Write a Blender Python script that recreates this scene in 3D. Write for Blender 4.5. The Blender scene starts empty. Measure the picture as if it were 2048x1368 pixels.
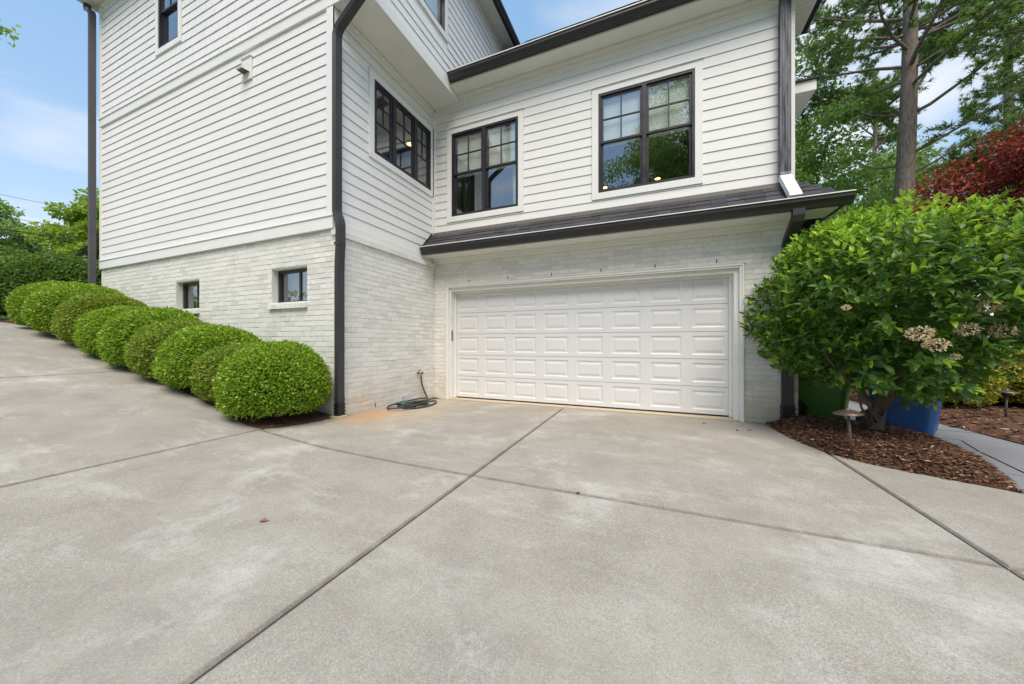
import bpy, bmesh, math, random
import numpy as np
from mathutils import Vector, Matrix
random.seed(7); rng = np.random.default_rng(7)
R = math.radians
scene = bpy.context.scene
COL = scene.collection

# ------------------------------------------------------------------ camera, sky, sun, exposure
CAM = Vector((3.885, -5.881, 1.161))
cd = bpy.data.cameras.new('camera'); cam = bpy.data.objects.new('camera', cd); COL.objects.link(cam)
cd.sensor_width = 36.0; cd.lens = 11.97; cd.clip_start = 0.05; cd.clip_end = 2000
cam.location = CAM; cam.rotation_euler = (R(90), 0, R(22.57)); scene.camera = cam

SUN_EL, SUN_ROT = R(57), R(154)
world = bpy.data.worlds.new('World'); scene.world = world; world.use_nodes = True
wn, wl = world.node_tree.nodes, world.node_tree.links
bg = wn['Background']; bg.inputs[1].default_value = 0.148
sky = wn.new('ShaderNodeTexSky'); sky.sky_type = 'NISHITA'; sky.sun_disc = False
sky.sun_elevation = SUN_EL; sky.sun_rotation = SUN_ROT
sky.air_density = 1.0; sky.dust_density = 0.5; sky.ozone_density = 0.9
tc = wn.new('ShaderNodeTexCoord'); sx = wn.new('ShaderNodeSeparateXYZ'); wl.new(tc.outputs['Generated'], sx.inputs[0])
def wmath(op, a, b=None, clamp=False):
    n = wn.new('ShaderNodeMath'); n.operation = op; n.use_clamp = clamp
    for i, v in enumerate((a, b)):
        if v is None: continue
        if isinstance(v, (int, float)): n.inputs[i].default_value = v
        else: wl.new(v, n.inputs[i])
    return n.outputs[0]
zc = wmath('MAXIMUM', sx.outputs[2], 0.06)
cx_ = wmath('DIVIDE', sx.outputs[0], wmath('ADD', zc, 0.25)); cy_ = wmath('DIVIDE', sx.outputs[1], wmath('ADD', zc, 0.25))
cmb = wn.new('ShaderNodeCombineXYZ'); wl.new(cx_, cmb.inputs[0]); wl.new(cy_, cmb.inputs[1]); cmb.inputs[2].default_value = 0.76
cn = wn.new('ShaderNodeTexNoise'); cn.inputs['Scale'].default_value = 1.15; cn.inputs['Detail'].default_value = 7; cn.inputs['Roughness'].default_value = 0.55; cn.inputs['Distortion'].default_value = 0.6
wl.new(cmb.outputs[0], cn.inputs['Vector'])
cr = wn.new('ShaderNodeMapRange'); cr.inputs[1].default_value = 0.47; cr.inputs[2].default_value = 0.66; wl.new(cn.outputs[0], cr.inputs[0])
hz = wmath('POWER', wmath('SUBTRACT', 1.0, zc, True), 4.5)
fac = wmath('ADD', wmath('MULTIPLY', cr.outputs[0], 0.8), wmath('MULTIPLY', hz, 0.85), True)
mx = wn.new('ShaderNodeMix'); mx.data_type = 'RGBA'; wl.new(fac, mx.inputs[0])
m0 = wn.new('ShaderNodeMix'); m0.data_type = 'RGBA'; m0.inputs[0].default_value = 0.62; wl.new(sky.outputs[0], m0.inputs[6]); m0.inputs[7].default_value = (1.55, 2.75, 4.25, 1)
wl.new(m0.outputs[2], mx.inputs[6])
mx.inputs[7].default_value = (4.3, 4.4, 4.5, 1)
wl.new(mx.outputs[2], bg.inputs[0])

sl = bpy.data.lights.new('sun', 'SUN'); sl.energy = 2.7; sl.angle = R(40); sl.color = (1.0, 0.885, 0.755)
sun = bpy.data.objects.new('sun', sl); COL.objects.link(sun)
sd = Vector((math.sin(SUN_ROT) * math.cos(SUN_EL), math.cos(SUN_ROT) * math.cos(SUN_EL), math.sin(SUN_EL)))
sun.rotation_euler = sd.to_track_quat('Z', 'Y').to_euler()
vs = scene.view_settings; vs.view_transform = 'Standard'; vs.look = 'None'; vs.gamma = 1; vs.use_curve_mapping = False; vs.exposure = 0.64
scene.cycles.max_bounces = 10; scene.cycles.diffuse_bounces = 5; scene.cycles.transparent_max_bounces = 24; scene.cycles.glossy_bounces = 4
scene.cycles.use_denoising = True

# ------------------------------------------------------------------ materials
MATS = {}
class NT:
    def __init__(s, name):
        s.m = bpy.data.materials.new(name); s.m.use_nodes = True; s.nt = s.m.node_tree
        s.b = s.nt.nodes['Principled BSDF']; s.out = s.nt.nodes['Material Output']; MATS[name] = s.m
    def n(s, t, **k):
        n = s.nt.nodes.new(t)
        for a, v in k.items():
            if a[0] == '_': n.inputs[int(a[1:])].default_value = v
            else: setattr(n, a, v)
        return n
    def l(s, a, b): s.nt.links.new(a, b)
    def pos(s):
        if not hasattr(s, '_p'): s._p = s.n('ShaderNodeNewGeometry').outputs['Position']
        return s._p
    def noise(s, scale, detail=4, rough=0.55, vec=None, stretch=None, out=0):
        n = s.n('ShaderNodeTexNoise'); n.inputs['Scale'].default_value = scale; n.inputs['Detail'].default_value = detail; n.inputs['Roughness'].default_value = rough
        v = vec or s.pos()
        if stretch:
            mp = s.n('ShaderNodeMapping'); mp.inputs['Scale'].default_value = stretch; s.l(v, mp.inputs[0]); v = mp.outputs[0]
        s.l(v, n.inputs['Vector']); return n.outputs[out]
    def rng(s, v, a, b, c=0, d=1):
        n = s.n('ShaderNodeMapRange'); n.clamp = True
        for i, x in enumerate((a, b, c, d)): n.inputs[i + 1].default_value = x
        s.l(v, n.inputs[0]); return n.outputs[0]
    def mth(s, op, a, b):
        n = s.n('ShaderNodeMath', operation=op)
        for i, v in enumerate((a, b)):
            if isinstance(v, (int, float)): n.inputs[i].default_value = v
            else: s.l(v, n.inputs[i])
        return n.outputs[0]
    def mix(s, f, a, b, mode='MIX'):
        n = s.n('ShaderNodeMix', data_type='RGBA', blend_type=mode)
        for i, v in ((0, f), (6, a), (7, b)):
            if isinstance(v, (int, float)): n.inputs[i].default_value = v
            elif isinstance(v, tuple): n.inputs[i].default_value = (*v, 1)
            else: s.l(v, n.inputs[i])
        return n.outputs[2]
    def ramp(s, f, stops):
        n = s.n('ShaderNodeValToRGB'); e = n.color_ramp.elements
        while len(e) < len(stops): e.new(0.5)
        for i, (p, c) in enumerate(stops): e[i].position = p; e[i].color = (*c, 1)
        s.l(f, n.inputs[0]); return n.outputs[0]
    def col(s, c):
        if isinstance(c, tuple): s.b.inputs['Base Color'].default_value = (*c, 1)
        else: s.l(c, s.b.inputs['Base Color'])
    def rough(s, r): 
        if isinstance(r, (int, float)): s.b.inputs['Roughness'].default_value = r
        else: s.l(r, s.b.inputs['Roughness'])
    def bump(s, h, dist=0.002, strength=0.6):
        n = s.n('ShaderNodeBump'); n.inputs['Distance'].default_value = dist; n.inputs['Strength'].default_value = strength
        s.l(h, n.inputs['Height']); s.l(n.outputs[0], s.b.inputs['Normal'])
    def rand(s):
        g = s.n('ShaderNodeNewGeometry').outputs['Random Per Island']; o = s.n('ShaderNodeObjectInfo').outputs['Random']
        return s.mth('FRACT', s.mth('ADD', g, o), 0.0)

def simple(name, c, rough=0.5, var=0.0, metal=0.0, sc=6, spec=None):
    t = NT(name)
    if var: t.col(t.mix(t.noise(sc, 5), tuple(x * (1 - var) for x in c), tuple(min(1, x * (1 + var)) for x in c)))
    else: t.col(c)
    t.rough(rough); t.b.inputs['Metallic'].default_value = metal
    if spec is not None: t.b.inputs['Specular IOR Level'].default_value = spec
    return t.m

def mk_siding(name, c):
    t = NT(name)
    v = t.rand(); g = t.noise(60, 4, 0.6, stretch=(0.08, 0.08, 1.0)); big = t.noise(1.1, 4)
    a = t.mix(t.rng(big, 0.3, 0.7), tuple(x * 0.94 for x in c), c)
    a = t.mix(t.mth('MULTIPLY', v, 0.35), a, tuple(x * 0.9 for x in c))
    str_ = t.noise(3.0, 6, 0.7, stretch=(4, 4, 0.35))
    a = t.mix(t.rng(str_, 0.56, 0.8, 0, 0.16), a, (0.50, 0.49, 0.43))
    t.col(a); t.rough(0.5); t.bump(g, 0.0016, 0.5); t.b.inputs['Specular IOR Level'].default_value = 0.35
    return t.m
M_SID = mk_siding('painted_siding', (0.80, 0.80, 0.785))
M_SHAKE = mk_siding('painted_shakes', (0.81, 0.81, 0.80))
M_TRIM = simple('painted_trim', (0.79, 0.79, 0.765), 0.45, 0.05, sc=3)
M_SOF = simple('painted_soffit', (0.76, 0.755, 0.70), 0.5, 0.05, sc=3)
M_DOOR = simple('garage_door_paint', (0.715, 0.715, 0.72), 0.42, 0.04, sc=2)
M_JAMB = simple('jamb_paint', (0.78, 0.775, 0.74), 0.45, 0.05, sc=4)

def mk_brick(name, mortar=False):
    t = NT(name)
    n1 = t.noise(22, 7, 0.75, stretch=(0.6, 0.6, 1.6)); n2 = t.noise(2.4, 5, 0.6); n3 = t.noise(90, 3, 0.6)
    v = t.rand()
    white = (0.79, 0.78, 0.74); grey = (0.50, 0.49, 0.44)
    if mortar: a = t.mix(t.rng(n2, 0.35, 0.7), (0.66, 0.65, 0.60), (0.73, 0.72, 0.68))
    else:
        a = t.mix(t.rng(v, 0.45, 1.0, 0, 0.75), white, (0.63, 0.625, 0.59))
        wash = t.mth('MULTIPLY', t.rng(n1, 0.47, 0.66), t.rng(n2, 0.36, 0.66, 0.25, 1.0))
        a = t.mix(t.mth('MULTIPLY', wash, 0.75), a, grey)
        a = t.mix(t.rng(n3, 0.68, 0.78, 0, 0.5), a, (0.28, 0.27, 0.24))
    # soil splash near the ground, a stain with its own ragged shape
    sz = t.n('ShaderNodeSeparateXYZ'); t.l(t.pos(), sz.inputs[0])
    sp = t.mth('MULTIPLY', t.rng(sz.outputs[2], 0.65, 0.05), t.rng(t.noise(2.2, 5, 0.65), 0.36, 0.62))
    nearx = t.rng(sz.outputs[0], -0.7, -0.34); 
    a = t.mix(t.mth('MULTIPLY', sp, t.mth('MULTIPLY', nearx, 0.75)), a, (0.60, 0.44, 0.27))
    t.col(a); t.rough(0.8); t.bump(t.noise(120, 5, 0.7), 0.003, 0.7); t.b.inputs['Specular IOR Level'].default_value = 0.25
    return t.m
M_BRICK = mk_brick('painted_brick'); M_MORT = mk_brick('painted_mortar', True)

def mk_dark(name, c, r):
    t = NT(name); n = t.noise(9, 5, 0.6)
    t.col(t.mix(n, c, tuple(x * 1.6 for x in c))); t.rough(t.rng(t.noise(4, 5), 0.3, 0.7, r - 0.08, r + 0.14)); t.b.inputs['Specular IOR Level'].default_value = 0.5
    return t.m
M_DARK = mk_dark('bronze_aluminium', (0.032, 0.030, 0.032), 0.36)
M_GUT = mk_dark('bronze_gutter', (0.022, 0.020, 0.021), 0.38)
M_WIN = mk_dark('black_window_frame', (0.020, 0.019, 0.024), 0.34)
def mk_worn_sheen():
    t = NT('worn_sheen_downspout'); st = t.noise(14, 5, 0.65, stretch=(1.6, 1.6, 0.12))
    t.col(t.mix(t.rng(st, 0.42, 0.6), (0.04, 0.037, 0.04), (0.17, 0.167, 0.17))); t.rough(0.36); t.b.inputs['Metallic'].default_value = 0.25  # worn metal, with the pipe's sheen put into the pale streaks
    return t.m
M_WORN_SHEEN = mk_worn_sheen()
M_SHEENGREY = mk_dark('sheen_grey_aluminium', (0.062, 0.060, 0.064), 0.34)  # lighter copy of the bronze, the pipe's sheen put into its grey
def mk_galv():
    t = NT('bare_aluminium'); n = t.noise(30, 5, 0.7)
    t.col(t.mix(t.rng(n, 0.66, 0.74), (0.72, 0.72, 0.72), (0.16, 0.15, 0.14))); t.rough(0.45); t.b.inputs['Metallic'].default_value = 0.15
    return t.m
M_GALV = mk_galv()

def mk_shingle():
    t = NT('asphalt_shingle'); v = t.rand()
    a = t.ramp(v, [(0, (0.022, 0.023, 0.027)), (0.5, (0.034, 0.035, 0.041)), (1, (0.056, 0.057, 0.065))])
    g = t.noise(160, 3, 0.8); a = t.mix(t.rng(g, 0.45, 0.75), a, (0.085, 0.083, 0.088))
    t.col(a); t.rough(0.9); t.bump(g, 0.003, 0.8)
    return t.m
M_SHG = mk_shingle()
M_FLASH = simple('dusty_flashing', (0.10, 0.090, 0.080), 0.7, 0.3, sc=30)

def mk_concrete():
    t = NT('broomed_concrete')
    big = t.noise(0.55, 6, 0.62); mid = t.noise(2.6, 6, 0.65); st = t.noise(1.6, 7, 0.7, stretch=(0.55, 1.8, 1))
    fine = t.noise(210, 2, 0.7); agg = t.noise(95, 3, 0.7)
    a = t.mix(t.rng(big, 0.3, 0.7), (0.325, 0.300, 0.255), (0.425, 0.400, 0.348))
    a = t.mix(t.rng(mid, 0.43, 0.66, 0, 0.55), a, (0.245, 0.226, 0.195))
    a = t.mix(t.rng(st, 0.55, 0.70, 0, 0.6), a, (0.56, 0.54, 0.505))
    a = t.mix(t.rng(t.noise(1.1, 7, 0.75), 0.54, 0.68, 0, 0.7), a, (0.60, 0.583, 0.545))
    sy = t.n('ShaderNodeSeparateXYZ'); t.l(t.pos(), sy.inputs[0])
    ap = t.mth('MULTIPLY', t.rng(sy.outputs[1], -3.4, -0.4), t.rng(t.noise(0.8, 5, 0.6), 0.30, 0.62)); ap = t.mth('MULTIPLY', ap, t.rng(sy.outputs[0], -0.6, 0.2))
    a = t.mix(t.mth('MULTIPLY', ap, 0.6), a, (0.275, 0.245, 0.205))
    vo = t.n('ShaderNodeTexVoronoi'); vo.inputs['Scale'].default_value = 200; t.l(t.pos(), vo.inputs['Vector'])
    vs_ = t.n('ShaderNodeSeparateColor'); t.l(vo.outputs['Color'], vs_.inputs[0]); vr = vs_.outputs[0]
    wear = t.rng(t.noise(0.7, 4), 0.35, 0.6, 0.45, 1.0); wear = t.mth('MULTIPLY', wear, t.rng(sy.outputs[0], -1.2, 0.2, 0.35, 1.0))
    a = t.mix(t.mth('MULTIPLY', t.rng(vr, 0.30, 0.05), t.mth('MULTIPLY', wear, 0.46)), a, (0.14, 0.16, 0.145))
    a = t.mix(t.mth('MULTIPLY', t.rng(vr, 0.72, 0.95), t.mth('MULTIPLY', wear, 0.36)), a, (0.66, 0.65, 0.59))
    a = t.mix(t.mth('MULTIPLY', t.rng(vs_.outputs[1], 0.86, 0.97), t.mth('MULTIPLY', wear, 0.4)), a, (0.42, 0.28, 0.18))
    a = t.mix(t.rng(agg, 0.52, 0.66, 0, 0.3), a, (0.23, 0.217, 0.198))
    a = t.mix(t.rng(fine, 0.60, 0.74, 0, 0.5), a, (0.66, 0.65, 0.63))
    a = t.mix(t.rng(t.noise(130, 2, 0.5), 0.66, 0.72, 0, 0.6), a, (0.13, 0.12, 0.11))
    # orange clay stain spreading from the foot of the corner downspout, and paler clay wash on the apron
    sx_ = t.n('ShaderNodeSeparateXYZ'); t.l(t.pos(), sx_.inputs[0])
    def blob(x, y, rx, ry, lo, hi):
        dx = t.mth('DIVIDE', t.mth('SUBTRACT', sx_.outputs[0], x), rx); dy = t.mth('DIVIDE', t.mth('SUBTRACT', sx_.outputs[1], y), ry)
        d = t.mth('SQRT', t.mth('ADD', t.mth('MULTIPLY', dx, dx), t.mth('MULTIPLY', dy, dy)), 0)
        d = t.mth('ADD', d, t.mth('MULTIPLY', t.mth('SUBTRACT', t.noise(2.6, 5, 0.65), 0.5), 1.0))
        return t.rng(d, hi, lo)
    a = t.mix(t.mth('MULTIPLY', blob(-0.02, -1.95, 0.40, 0.75, 0.15, 1.0), 0.85), a, (0.44, 0.23, 0.09))
    a = t.mix(t.mth('MULTIPLY', blob(0.25, -1.7, 0.8, 1.3, 0.3, 1.1), 0.4), a, (0.48, 0.38, 0.26))
    a = t.mix(t.mth('MULTIPLY', blob(0.1, -0.35, 0.7, 0.7, 0.3, 1.1), 0.4), a, (0.46, 0.385, 0.29))
    # dirt packed along the tooled joints
    jn = None
    for k, c in ((0, 2.42), (0, 5.57), (0, -0.45), (0, -4.0), (1, -3.28)):
        d = t.mth('ABSOLUTE', t.mth('SUBTRACT', sx_.outputs[k], c), 0); q = t.rng(d, 0.030, 0.014)
        if k == 1: q = t.mth('MULTIPLY', q, t.rng(sx_.outputs[0], -0.48, -0.45))
        jn = q if jn is None else t.mth('MAXIMUM', jn, q)
    jn = t.mth('MULTIPLY', jn, t.rng(t.noise(7, 5, 0.7), 0.25, 0.6, 0.25, 0.72))
    a = t.mix(jn, a, (0.13, 0.112, 0.088))
    t.col(a); t.rough(0.85); t.b.inputs['Specular IOR Level'].default_value = 0.3
    t.bump(t.mth('ADD', t.mth('MULTIPLY', agg, 0.6), fine), 0.0022, 0.55)
    return t.m
M_CONC = mk_concrete()
M_THRESH = simple('clay_stained_threshold', (0.52, 0.43, 0.31), 0.8, 0.2, sc=8)
M_SOIL = simple('dark_soil', (0.07, 0.043, 0.028), 0.95, 0.3, sc=12)
def mk_mulch():
    t = NT('bark_mulch'); n = t.noise(38, 6, 0.75)
    t.col(t.ramp(n, [(0.3, (0.045, 0.021, 0.012)), (0.55, (0.13, 0.062, 0.034)), (0.75, (0.23, 0.12, 0.066))])); t.rough(0.95)
    t.bump(n, 0.02, 1.0); return t.m
M_MULCH = mk_mulch()
def mk_chip():
    t = NT('bark_chips'); v = t.rand()
    t.col(t.ramp(v, [(0, (0.055, 0.026, 0.014)), (0.5, (0.15, 0.070, 0.037)), (0.86, (0.25, 0.125, 0.066)), (0.96, (0.36, 0.20, 0.115)), (0.995, (0.50, 0.37, 0.23))])); t.rough(0.9)
    return t.m
M_CHIP = mk_chip()
def mk_slate():
    t = NT('blue_grey_slate'); v = t.rand(); n = t.noise(3, 6, 0.65)
    a = t.mix(n, (0.205, 0.21, 0.225), (0.30, 0.305, 0.32)); a = t.mix(t.mth('MULTIPLY', v, 0.4), a, (0.24, 0.24, 0.25))
    t.col(a); t.rough(0.6); t.bump(t.noise(20, 5), 0.006, 0.4); return t.m
M_SLATE = mk_slate()
def mk_grass():
    t = NT('lawn_ground'); n = t.noise(1.5, 7, 0.7); t.col(t.ramp(n, [(0.3, (0.035, 0.055, 0.015)), (0.7, (0.075, 0.10, 0.03))])); t.rough(0.95); return t.m
M_LAWN = mk_grass()
def mk_glass():
    t = NT('window_glass'); nt = t.nt
    lw = t.n('ShaderNodeLayerWeight'); lw.inputs[0].default_value = 0.5
    f = t.mth('ADD', t.mth('MULTIPLY', t.mth('POWER', lw.outputs['Facing'], 3.5), 0.66), 0.27)
    g = t.n('ShaderNodeBsdfGlossy'); g.inputs['Roughness'].default_value = 0.0; g.inputs[0].default_value = (0.95, 0.97, 1, 1)
    w = t.n('ShaderNodeBump'); w.inputs['Distance'].default_value = 0.004; w.inputs['Strength'].default_value = 0.12; t.l(t.noise(1.6, 2), w.inputs['Height']); t.l(w.outputs[0], g.inputs['Normal'])
    tr = t.n('ShaderNodeBsdfTransparent'); tr.inputs[0].default_value = (0.90, 0.95, 0.91, 1)
    m = t.n('ShaderNodeMixShader'); t.l(f, m.inputs[0]); t.l(tr.outputs[0], m.inputs[1]); t.l(g.outputs[0], m.inputs[2]); t.l(m.outputs[0], t.out.inputs[0])
    return t.m
M_GLASS = mk_glass()
M_BLIND = simple('blind_slats', (0.78, 0.79, 0.78), 0.5)
M_ROOM = simple('room_paint', (0.45, 0.43, 0.39), 0.8); M_CEIL = simple('ceiling_paint', (0.62, 0.60, 0.55), 0.8)
M_FLOOR = simple('wood_floor', (0.12, 0.07, 0.04), 0.5)
def mk_emit(name, c, s):
    t = NT(name); t.b.inputs['Emission Color'].default_value = (*c, 1); t.b.inputs['Emission Strength'].default_value = s; t.col(c); return t.m
M_LAMP = mk_emit('lit_downlight', (1.0, 0.72, 0.36), 1.8)
M_RUST = simple('rusty_steel', (0.26, 0.12, 0.055), 0.85, 0.4, sc=40)
M_BRASS = simple('weathered_brass', (0.33, 0.16, 0.08), 0.5, 0.3, metal=0.6, sc=40)
M_HOSE = simple('black_rubber_hose', (0.040, 0.044, 0.052), 0.42, 0.2, sc=20)
M_GREENPL = simple('green_nozzle', (0.02, 0.15, 0.07), 0.4)
M_BLACK = simple('black_plastic', (0.014, 0.014, 0.015), 0.45)
M_BINB = simple('blue_bin_plastic', (0.02, 0.085, 0.28), 0.42, 0.15, sc=5); M_BING = simple('green_bin_plastic', (0.09, 0.26, 0.035), 0.45, 0.15, sc=5)
M_BRONZE = simple('aged_bronze', (0.13, 0.095, 0.075), 0.45, 0.3, metal=0.5, sc=18)
M_STEEL = simple('grey_plate', (0.30, 0.28, 0.26), 0.4, 0.2, metal=0.5, sc=60)

def mk_leaf(name, stops, trans=0.35, rough=0.45, spec=0.4, k=1.0):
    stops = [(p, tuple(min(0.9, q * k) for q in c)) for p, c in stops]; t = NT(name); nt = t.nt; v = t.rand()
    c = t.ramp(v, stops); t.col(c); t.rough(rough); t.b.inputs['Specular IOR Level'].default_value = spec
    tl = t.n('ShaderNodeBsdfTranslucent'); t.l(t.mix(0.5, c, (0.30, 0.42, 0.03), 'MIX'), tl.inputs[0])
    m = t.n('ShaderNodeMixShader'); m.inputs[0].default_value = trans
    t.l(t.b.outputs[0], m.inputs[1]); t.l(tl.outputs[0], m.inputs[2]); t.l(m.outputs[0], t.out.inputs[0])
    return t.m
M_BOX = mk_leaf('boxwood_leaf', [(0, (0.050, 0.105, 0.010)), (0.45, (0.105, 0.185, 0.014)), (0.85, (0.185, 0.270, 0.020)), (1, (0.30, 0.36, 0.04))], 0.42, k=2.2)
M_BOX2 = mk_leaf('boxwood_leaf_olive', [(0, (0.050, 0.095, 0.012)), (0.45, (0.105, 0.155, 0.018)), (0.85, (0.18, 0.225, 0.028)), (1, (0.27, 0.29, 0.05))], 0.42, k=2.1)
M_VIB = mk_leaf('shrub_leaf', [(0, (0.022, 0.070, 0.012)), (0.5, (0.045, 0.12, 0.018)), (0.85, (0.085, 0.175, 0.022)), (1, (0.14, 0.24, 0.03))], 0.33, 0.42, 0.45, k=1.3)
M_VIBLIT = mk_leaf('young_toplit_leaf', [(0, (0.10, 0.20, 0.02)), (0.5, (0.17, 0.29, 0.028)), (1, (0.27, 0.40, 0.04))], 0.45, 0.4, 0.45, k=1.95)  # young leaf, brightened to carry the light on the crown's top
M_PINE = mk_leaf('pine_needles', [(0, (0.020, 0.045, 0.016)), (0.5, (0.045, 0.082, 0.026)), (1, (0.105, 0.150, 0.040))], 0.35, 0.52, k=3.0)
M_TREE = mk_leaf('tree_leaf', [(0, (0.034, 0.062, 0.018)), (0.5, (0.062, 0.110, 0.030)), (1, (0.115, 0.172, 0.052))], 0.55, k=3.6)
M_TREEL = mk_leaf('lime_tree_leaf', [(0, (0.085, 0.145, 0.015)), (0.5, (0.16, 0.24, 0.024)), (1, (0.27, 0.35, 0.045))], 0.5, k=1.9)
M_TREEB = mk_leaf('soft_green_leaf', [(0, (0.045, 0.088, 0.030)), (0.5, (0.085, 0.145, 0.045)), (1, (0.14, 0.205, 0.07))], 0.52, k=3.0)
M_EVER = mk_leaf('evergreen_leaf', [(0, (0.014, 0.036, 0.010)), (0.6, (0.028, 0.066, 0.016)), (1, (0.062, 0.115, 0.028))], 0.15, 0.3, 0.5)
M_HEDGE = mk_leaf('dark_hedge_leaf', [(0, (0.022, 0.050, 0.010)), (0.5, (0.042, 0.088, 0.016)), (1, (0.085, 0.14, 0.026))], 0.4, k=2.2)
M_MAPLE = mk_leaf('red_maple_leaf', [(0, (0.035, 0.012, 0.010)), (0.5, (0.080, 0.021, 0.015)), (0.85, (0.16, 0.033, 0.02)), (1, (0.40, 0.055, 0.03))], 0.28, k=2.5)
for nd in M_MAPLE.node_tree.nodes:
    if nd.type == 'MIX' and nd.data_type == 'RGBA': nd.inputs[7].default_value = (0.40, 0.05, 0.02, 1)
M_GOLD = mk_leaf('golden_leaf', [(0, (0.11, 0.16, 0.014)), (0.5, (0.28, 0.29, 0.03)), (1, (0.52, 0.44, 0.09))], 0.4, k=1.35)
M_BLOOM = mk_leaf('dried_bloom', [(0, (0.46, 0.32, 0.17)), (0.5, (0.70, 0.56, 0.36)), (1, (0.86, 0.77, 0.58))], 0.25)
M_DEAD = simple('dry_leaf_brown', (0.30, 0.13, 0.05), 0.7, 0.3, sc=40)
M_CORE = simple('inner_shade_fill', (0.022, 0.026, 0.010), 0.95, 0.4, sc=25)  # solid dark filler, the shrub's inner shade put into its colour
def mk_bark(name, a, b, sc=14):
    t = NT(name); n = t.noise(sc, 6, 0.7, stretch=(1.6, 1.6, 0.35)); t.col(t.ramp(n, [(0.3, a), (0.7, b)])); t.rough(0.9); t.bump(n, 0.03, 0.9); return t.m
M_BARKP = mk_bark('pine_bark', (0.10, 0.077, 0.062), (0.36, 0.29, 0.24)); M_BARK = mk_bark('tree_bark', (0.045, 0.036, 0.028), (0.14, 0.115, 0.09))
M_TWIG = mk_bark('shrub_bark', (0.075, 0.050, 0.035), (0.20, 0.145, 0.10), 30)

# ------------------------------------------------------------------ mesh helpers
def link(name, me, parent=None):
    o = bpy.data.objects.new(name, me); COL.objects.link(o); o.parent = parent; return o
def tag(o, label=None, cat=None, group=None, kind=None):
    if label: o['label'] = label
    if cat: o['category'] = cat
    if group: o['group'] = group
    if kind: o['kind'] = kind
    return o
def empty(name, loc=(0, 0, 0), rz=0, **k):
    o = bpy.data.objects.new(name, None); COL.objects.link(o); o.location = loc; o.rotation_euler = (0, 0, rz); o.empty_display_size = 0.2
    return tag(o, **k)

class MB:
    def __init__(s): s.v = []; s.f = []
    def add(s, vs, fs):
        b = len(s.v); s.v += [tuple(p) for p in vs]; s.f += [tuple(i + b for i in f) for f in fs]; return s
    def hexa(s, p):   # p: 8 points, bottom ring 0-3, top ring 4-7
        return s.add(p, [(0, 3, 2, 1), (4, 5, 6, 7), (0, 1, 5, 4), (1, 2, 6, 5), (2, 3, 7, 6), (3, 0, 4, 7)])
    def box(s, x0, x1, y0, y1, z0, z1):
        return s.hexa([(x0, y0, z0), (x1, y0, z0), (x1, y1, z0), (x0, y1, z0), (x0, y0, z1), (x1, y0, z1), (x1, y1, z1), (x0, y1, z1)])
    def sweep(s, path, prof, side):   # planar path; profile (a along side, b along side x tangent); closed, capped
        path = [Vector(p) for p in path]; side = Vector(side).normalized(); n = len(prof); b0 = len(s.v)
        for i, p in enumerate(path):
            t0 = (path[i] - path[i - 1]).normalized() if i else None
            t1 = (path[i + 1] - path[i]).normalized() if i < len(path) - 1 else None
            t = (t0 + t1).normalized() if t0 and t1 else (t0 or t1)
            k = 1.0
            if t0 and t1: k = 1.0 / max(0.5, t.dot(t0))
            u = side.cross(t).normalized()
            s.v += [tuple(p + side * a + u * (b * k)) for a, b in prof]
        for i in range(len(path) - 1):
            for j in range(n):
                a, b = b0 + i * n + j, b0 + i * n + (j + 1) % n
                s.f.append((a, b, b + n, a + n))
        s.f.append(tuple(b0 + j for j in range(n))); e = b0 + (len(path) - 1) * n
        s.f.append(tuple(e + n - 1 - j for j in range(n)))
        return s
    def tube(s, path, rad, n=8, cap=True):
        path = [Vector(p) for p in path]; b0 = len(s.v); m = len(path)
        if not hasattr(rad, '__len__'): rad = [rad] * m
        ref = Vector((0, 0, 1)); prev = None
        for i, p in enumerate(path):
            t = (path[min(i + 1, m - 1)] - path[max(i - 1, 0)]).normalized()
            u = (prev - t * prev.dot(t)) if prev else t.cross(ref if abs(t.z) < 0.9 else Vector((1, 0, 0)))
            u.normalize(); prev = u; w = t.cross(u)
            for j in range(n):
                a = 2 * math.pi * j / n; s.v.append(tuple(p + (u * math.cos(a) + w * math.sin(a)) * rad[i]))
        for i in range(m - 1):
            for j in range(n):
                a, b = b0 + i * n + j, b0 + i * n + (j + 1) % n
                s.f.append((a, b, b + n, a + n))
        if cap:
            s.f.append(tuple(b0 + n - 1 - j for j in range(n))); s.f.append(tuple(b0 + (m - 1) * n + j for j in range(n)))
        return s
    def lathe(s, prof, c=(0, 0, 0), n=24):   # prof: (r, z)
        b0 = len(s.v)
        for r, z in prof:
            for j in range(n):
                a = 2 * math.pi * j / n; s.v.append((c[0] + r * math.cos(a), c[1] + r * math.sin(a), c[2] + z))
        for i in range(len(prof) - 1):
            for j in range(n):
                a, b = b0 + i * n + j, b0 + i * n + (j + 1) % n
                s.f.append((a, b, b + n, a + n))
        s.f.append(tuple(b0 + n - 1 - j for j in range(n))); s.f.append(tuple(b0 + (len(prof) - 1) * n + j for j in range(n)))
        return s
    def mesh(s, name, mat, smooth=False, fix=True):
        me = bpy.data.meshes.new(name); me.from_pydata(s.v, [], s.f)
        if fix:
            bm = bmesh.new(); bm.from_mesh(me); bmesh.ops.recalc_face_normals(bm, faces=bm.faces); bm.to_mesh(me); bm.free()
        if mat: me.materials.append(mat)
        if smooth: me.polygons.foreach_set('use_smooth', [True] * len(me.polygons))
        me.update(); return me
    def obj(s, name, mat, parent=None, smooth=False, fix=True): return link(name, s.mesh(name, mat, smooth, fix), parent)

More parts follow.
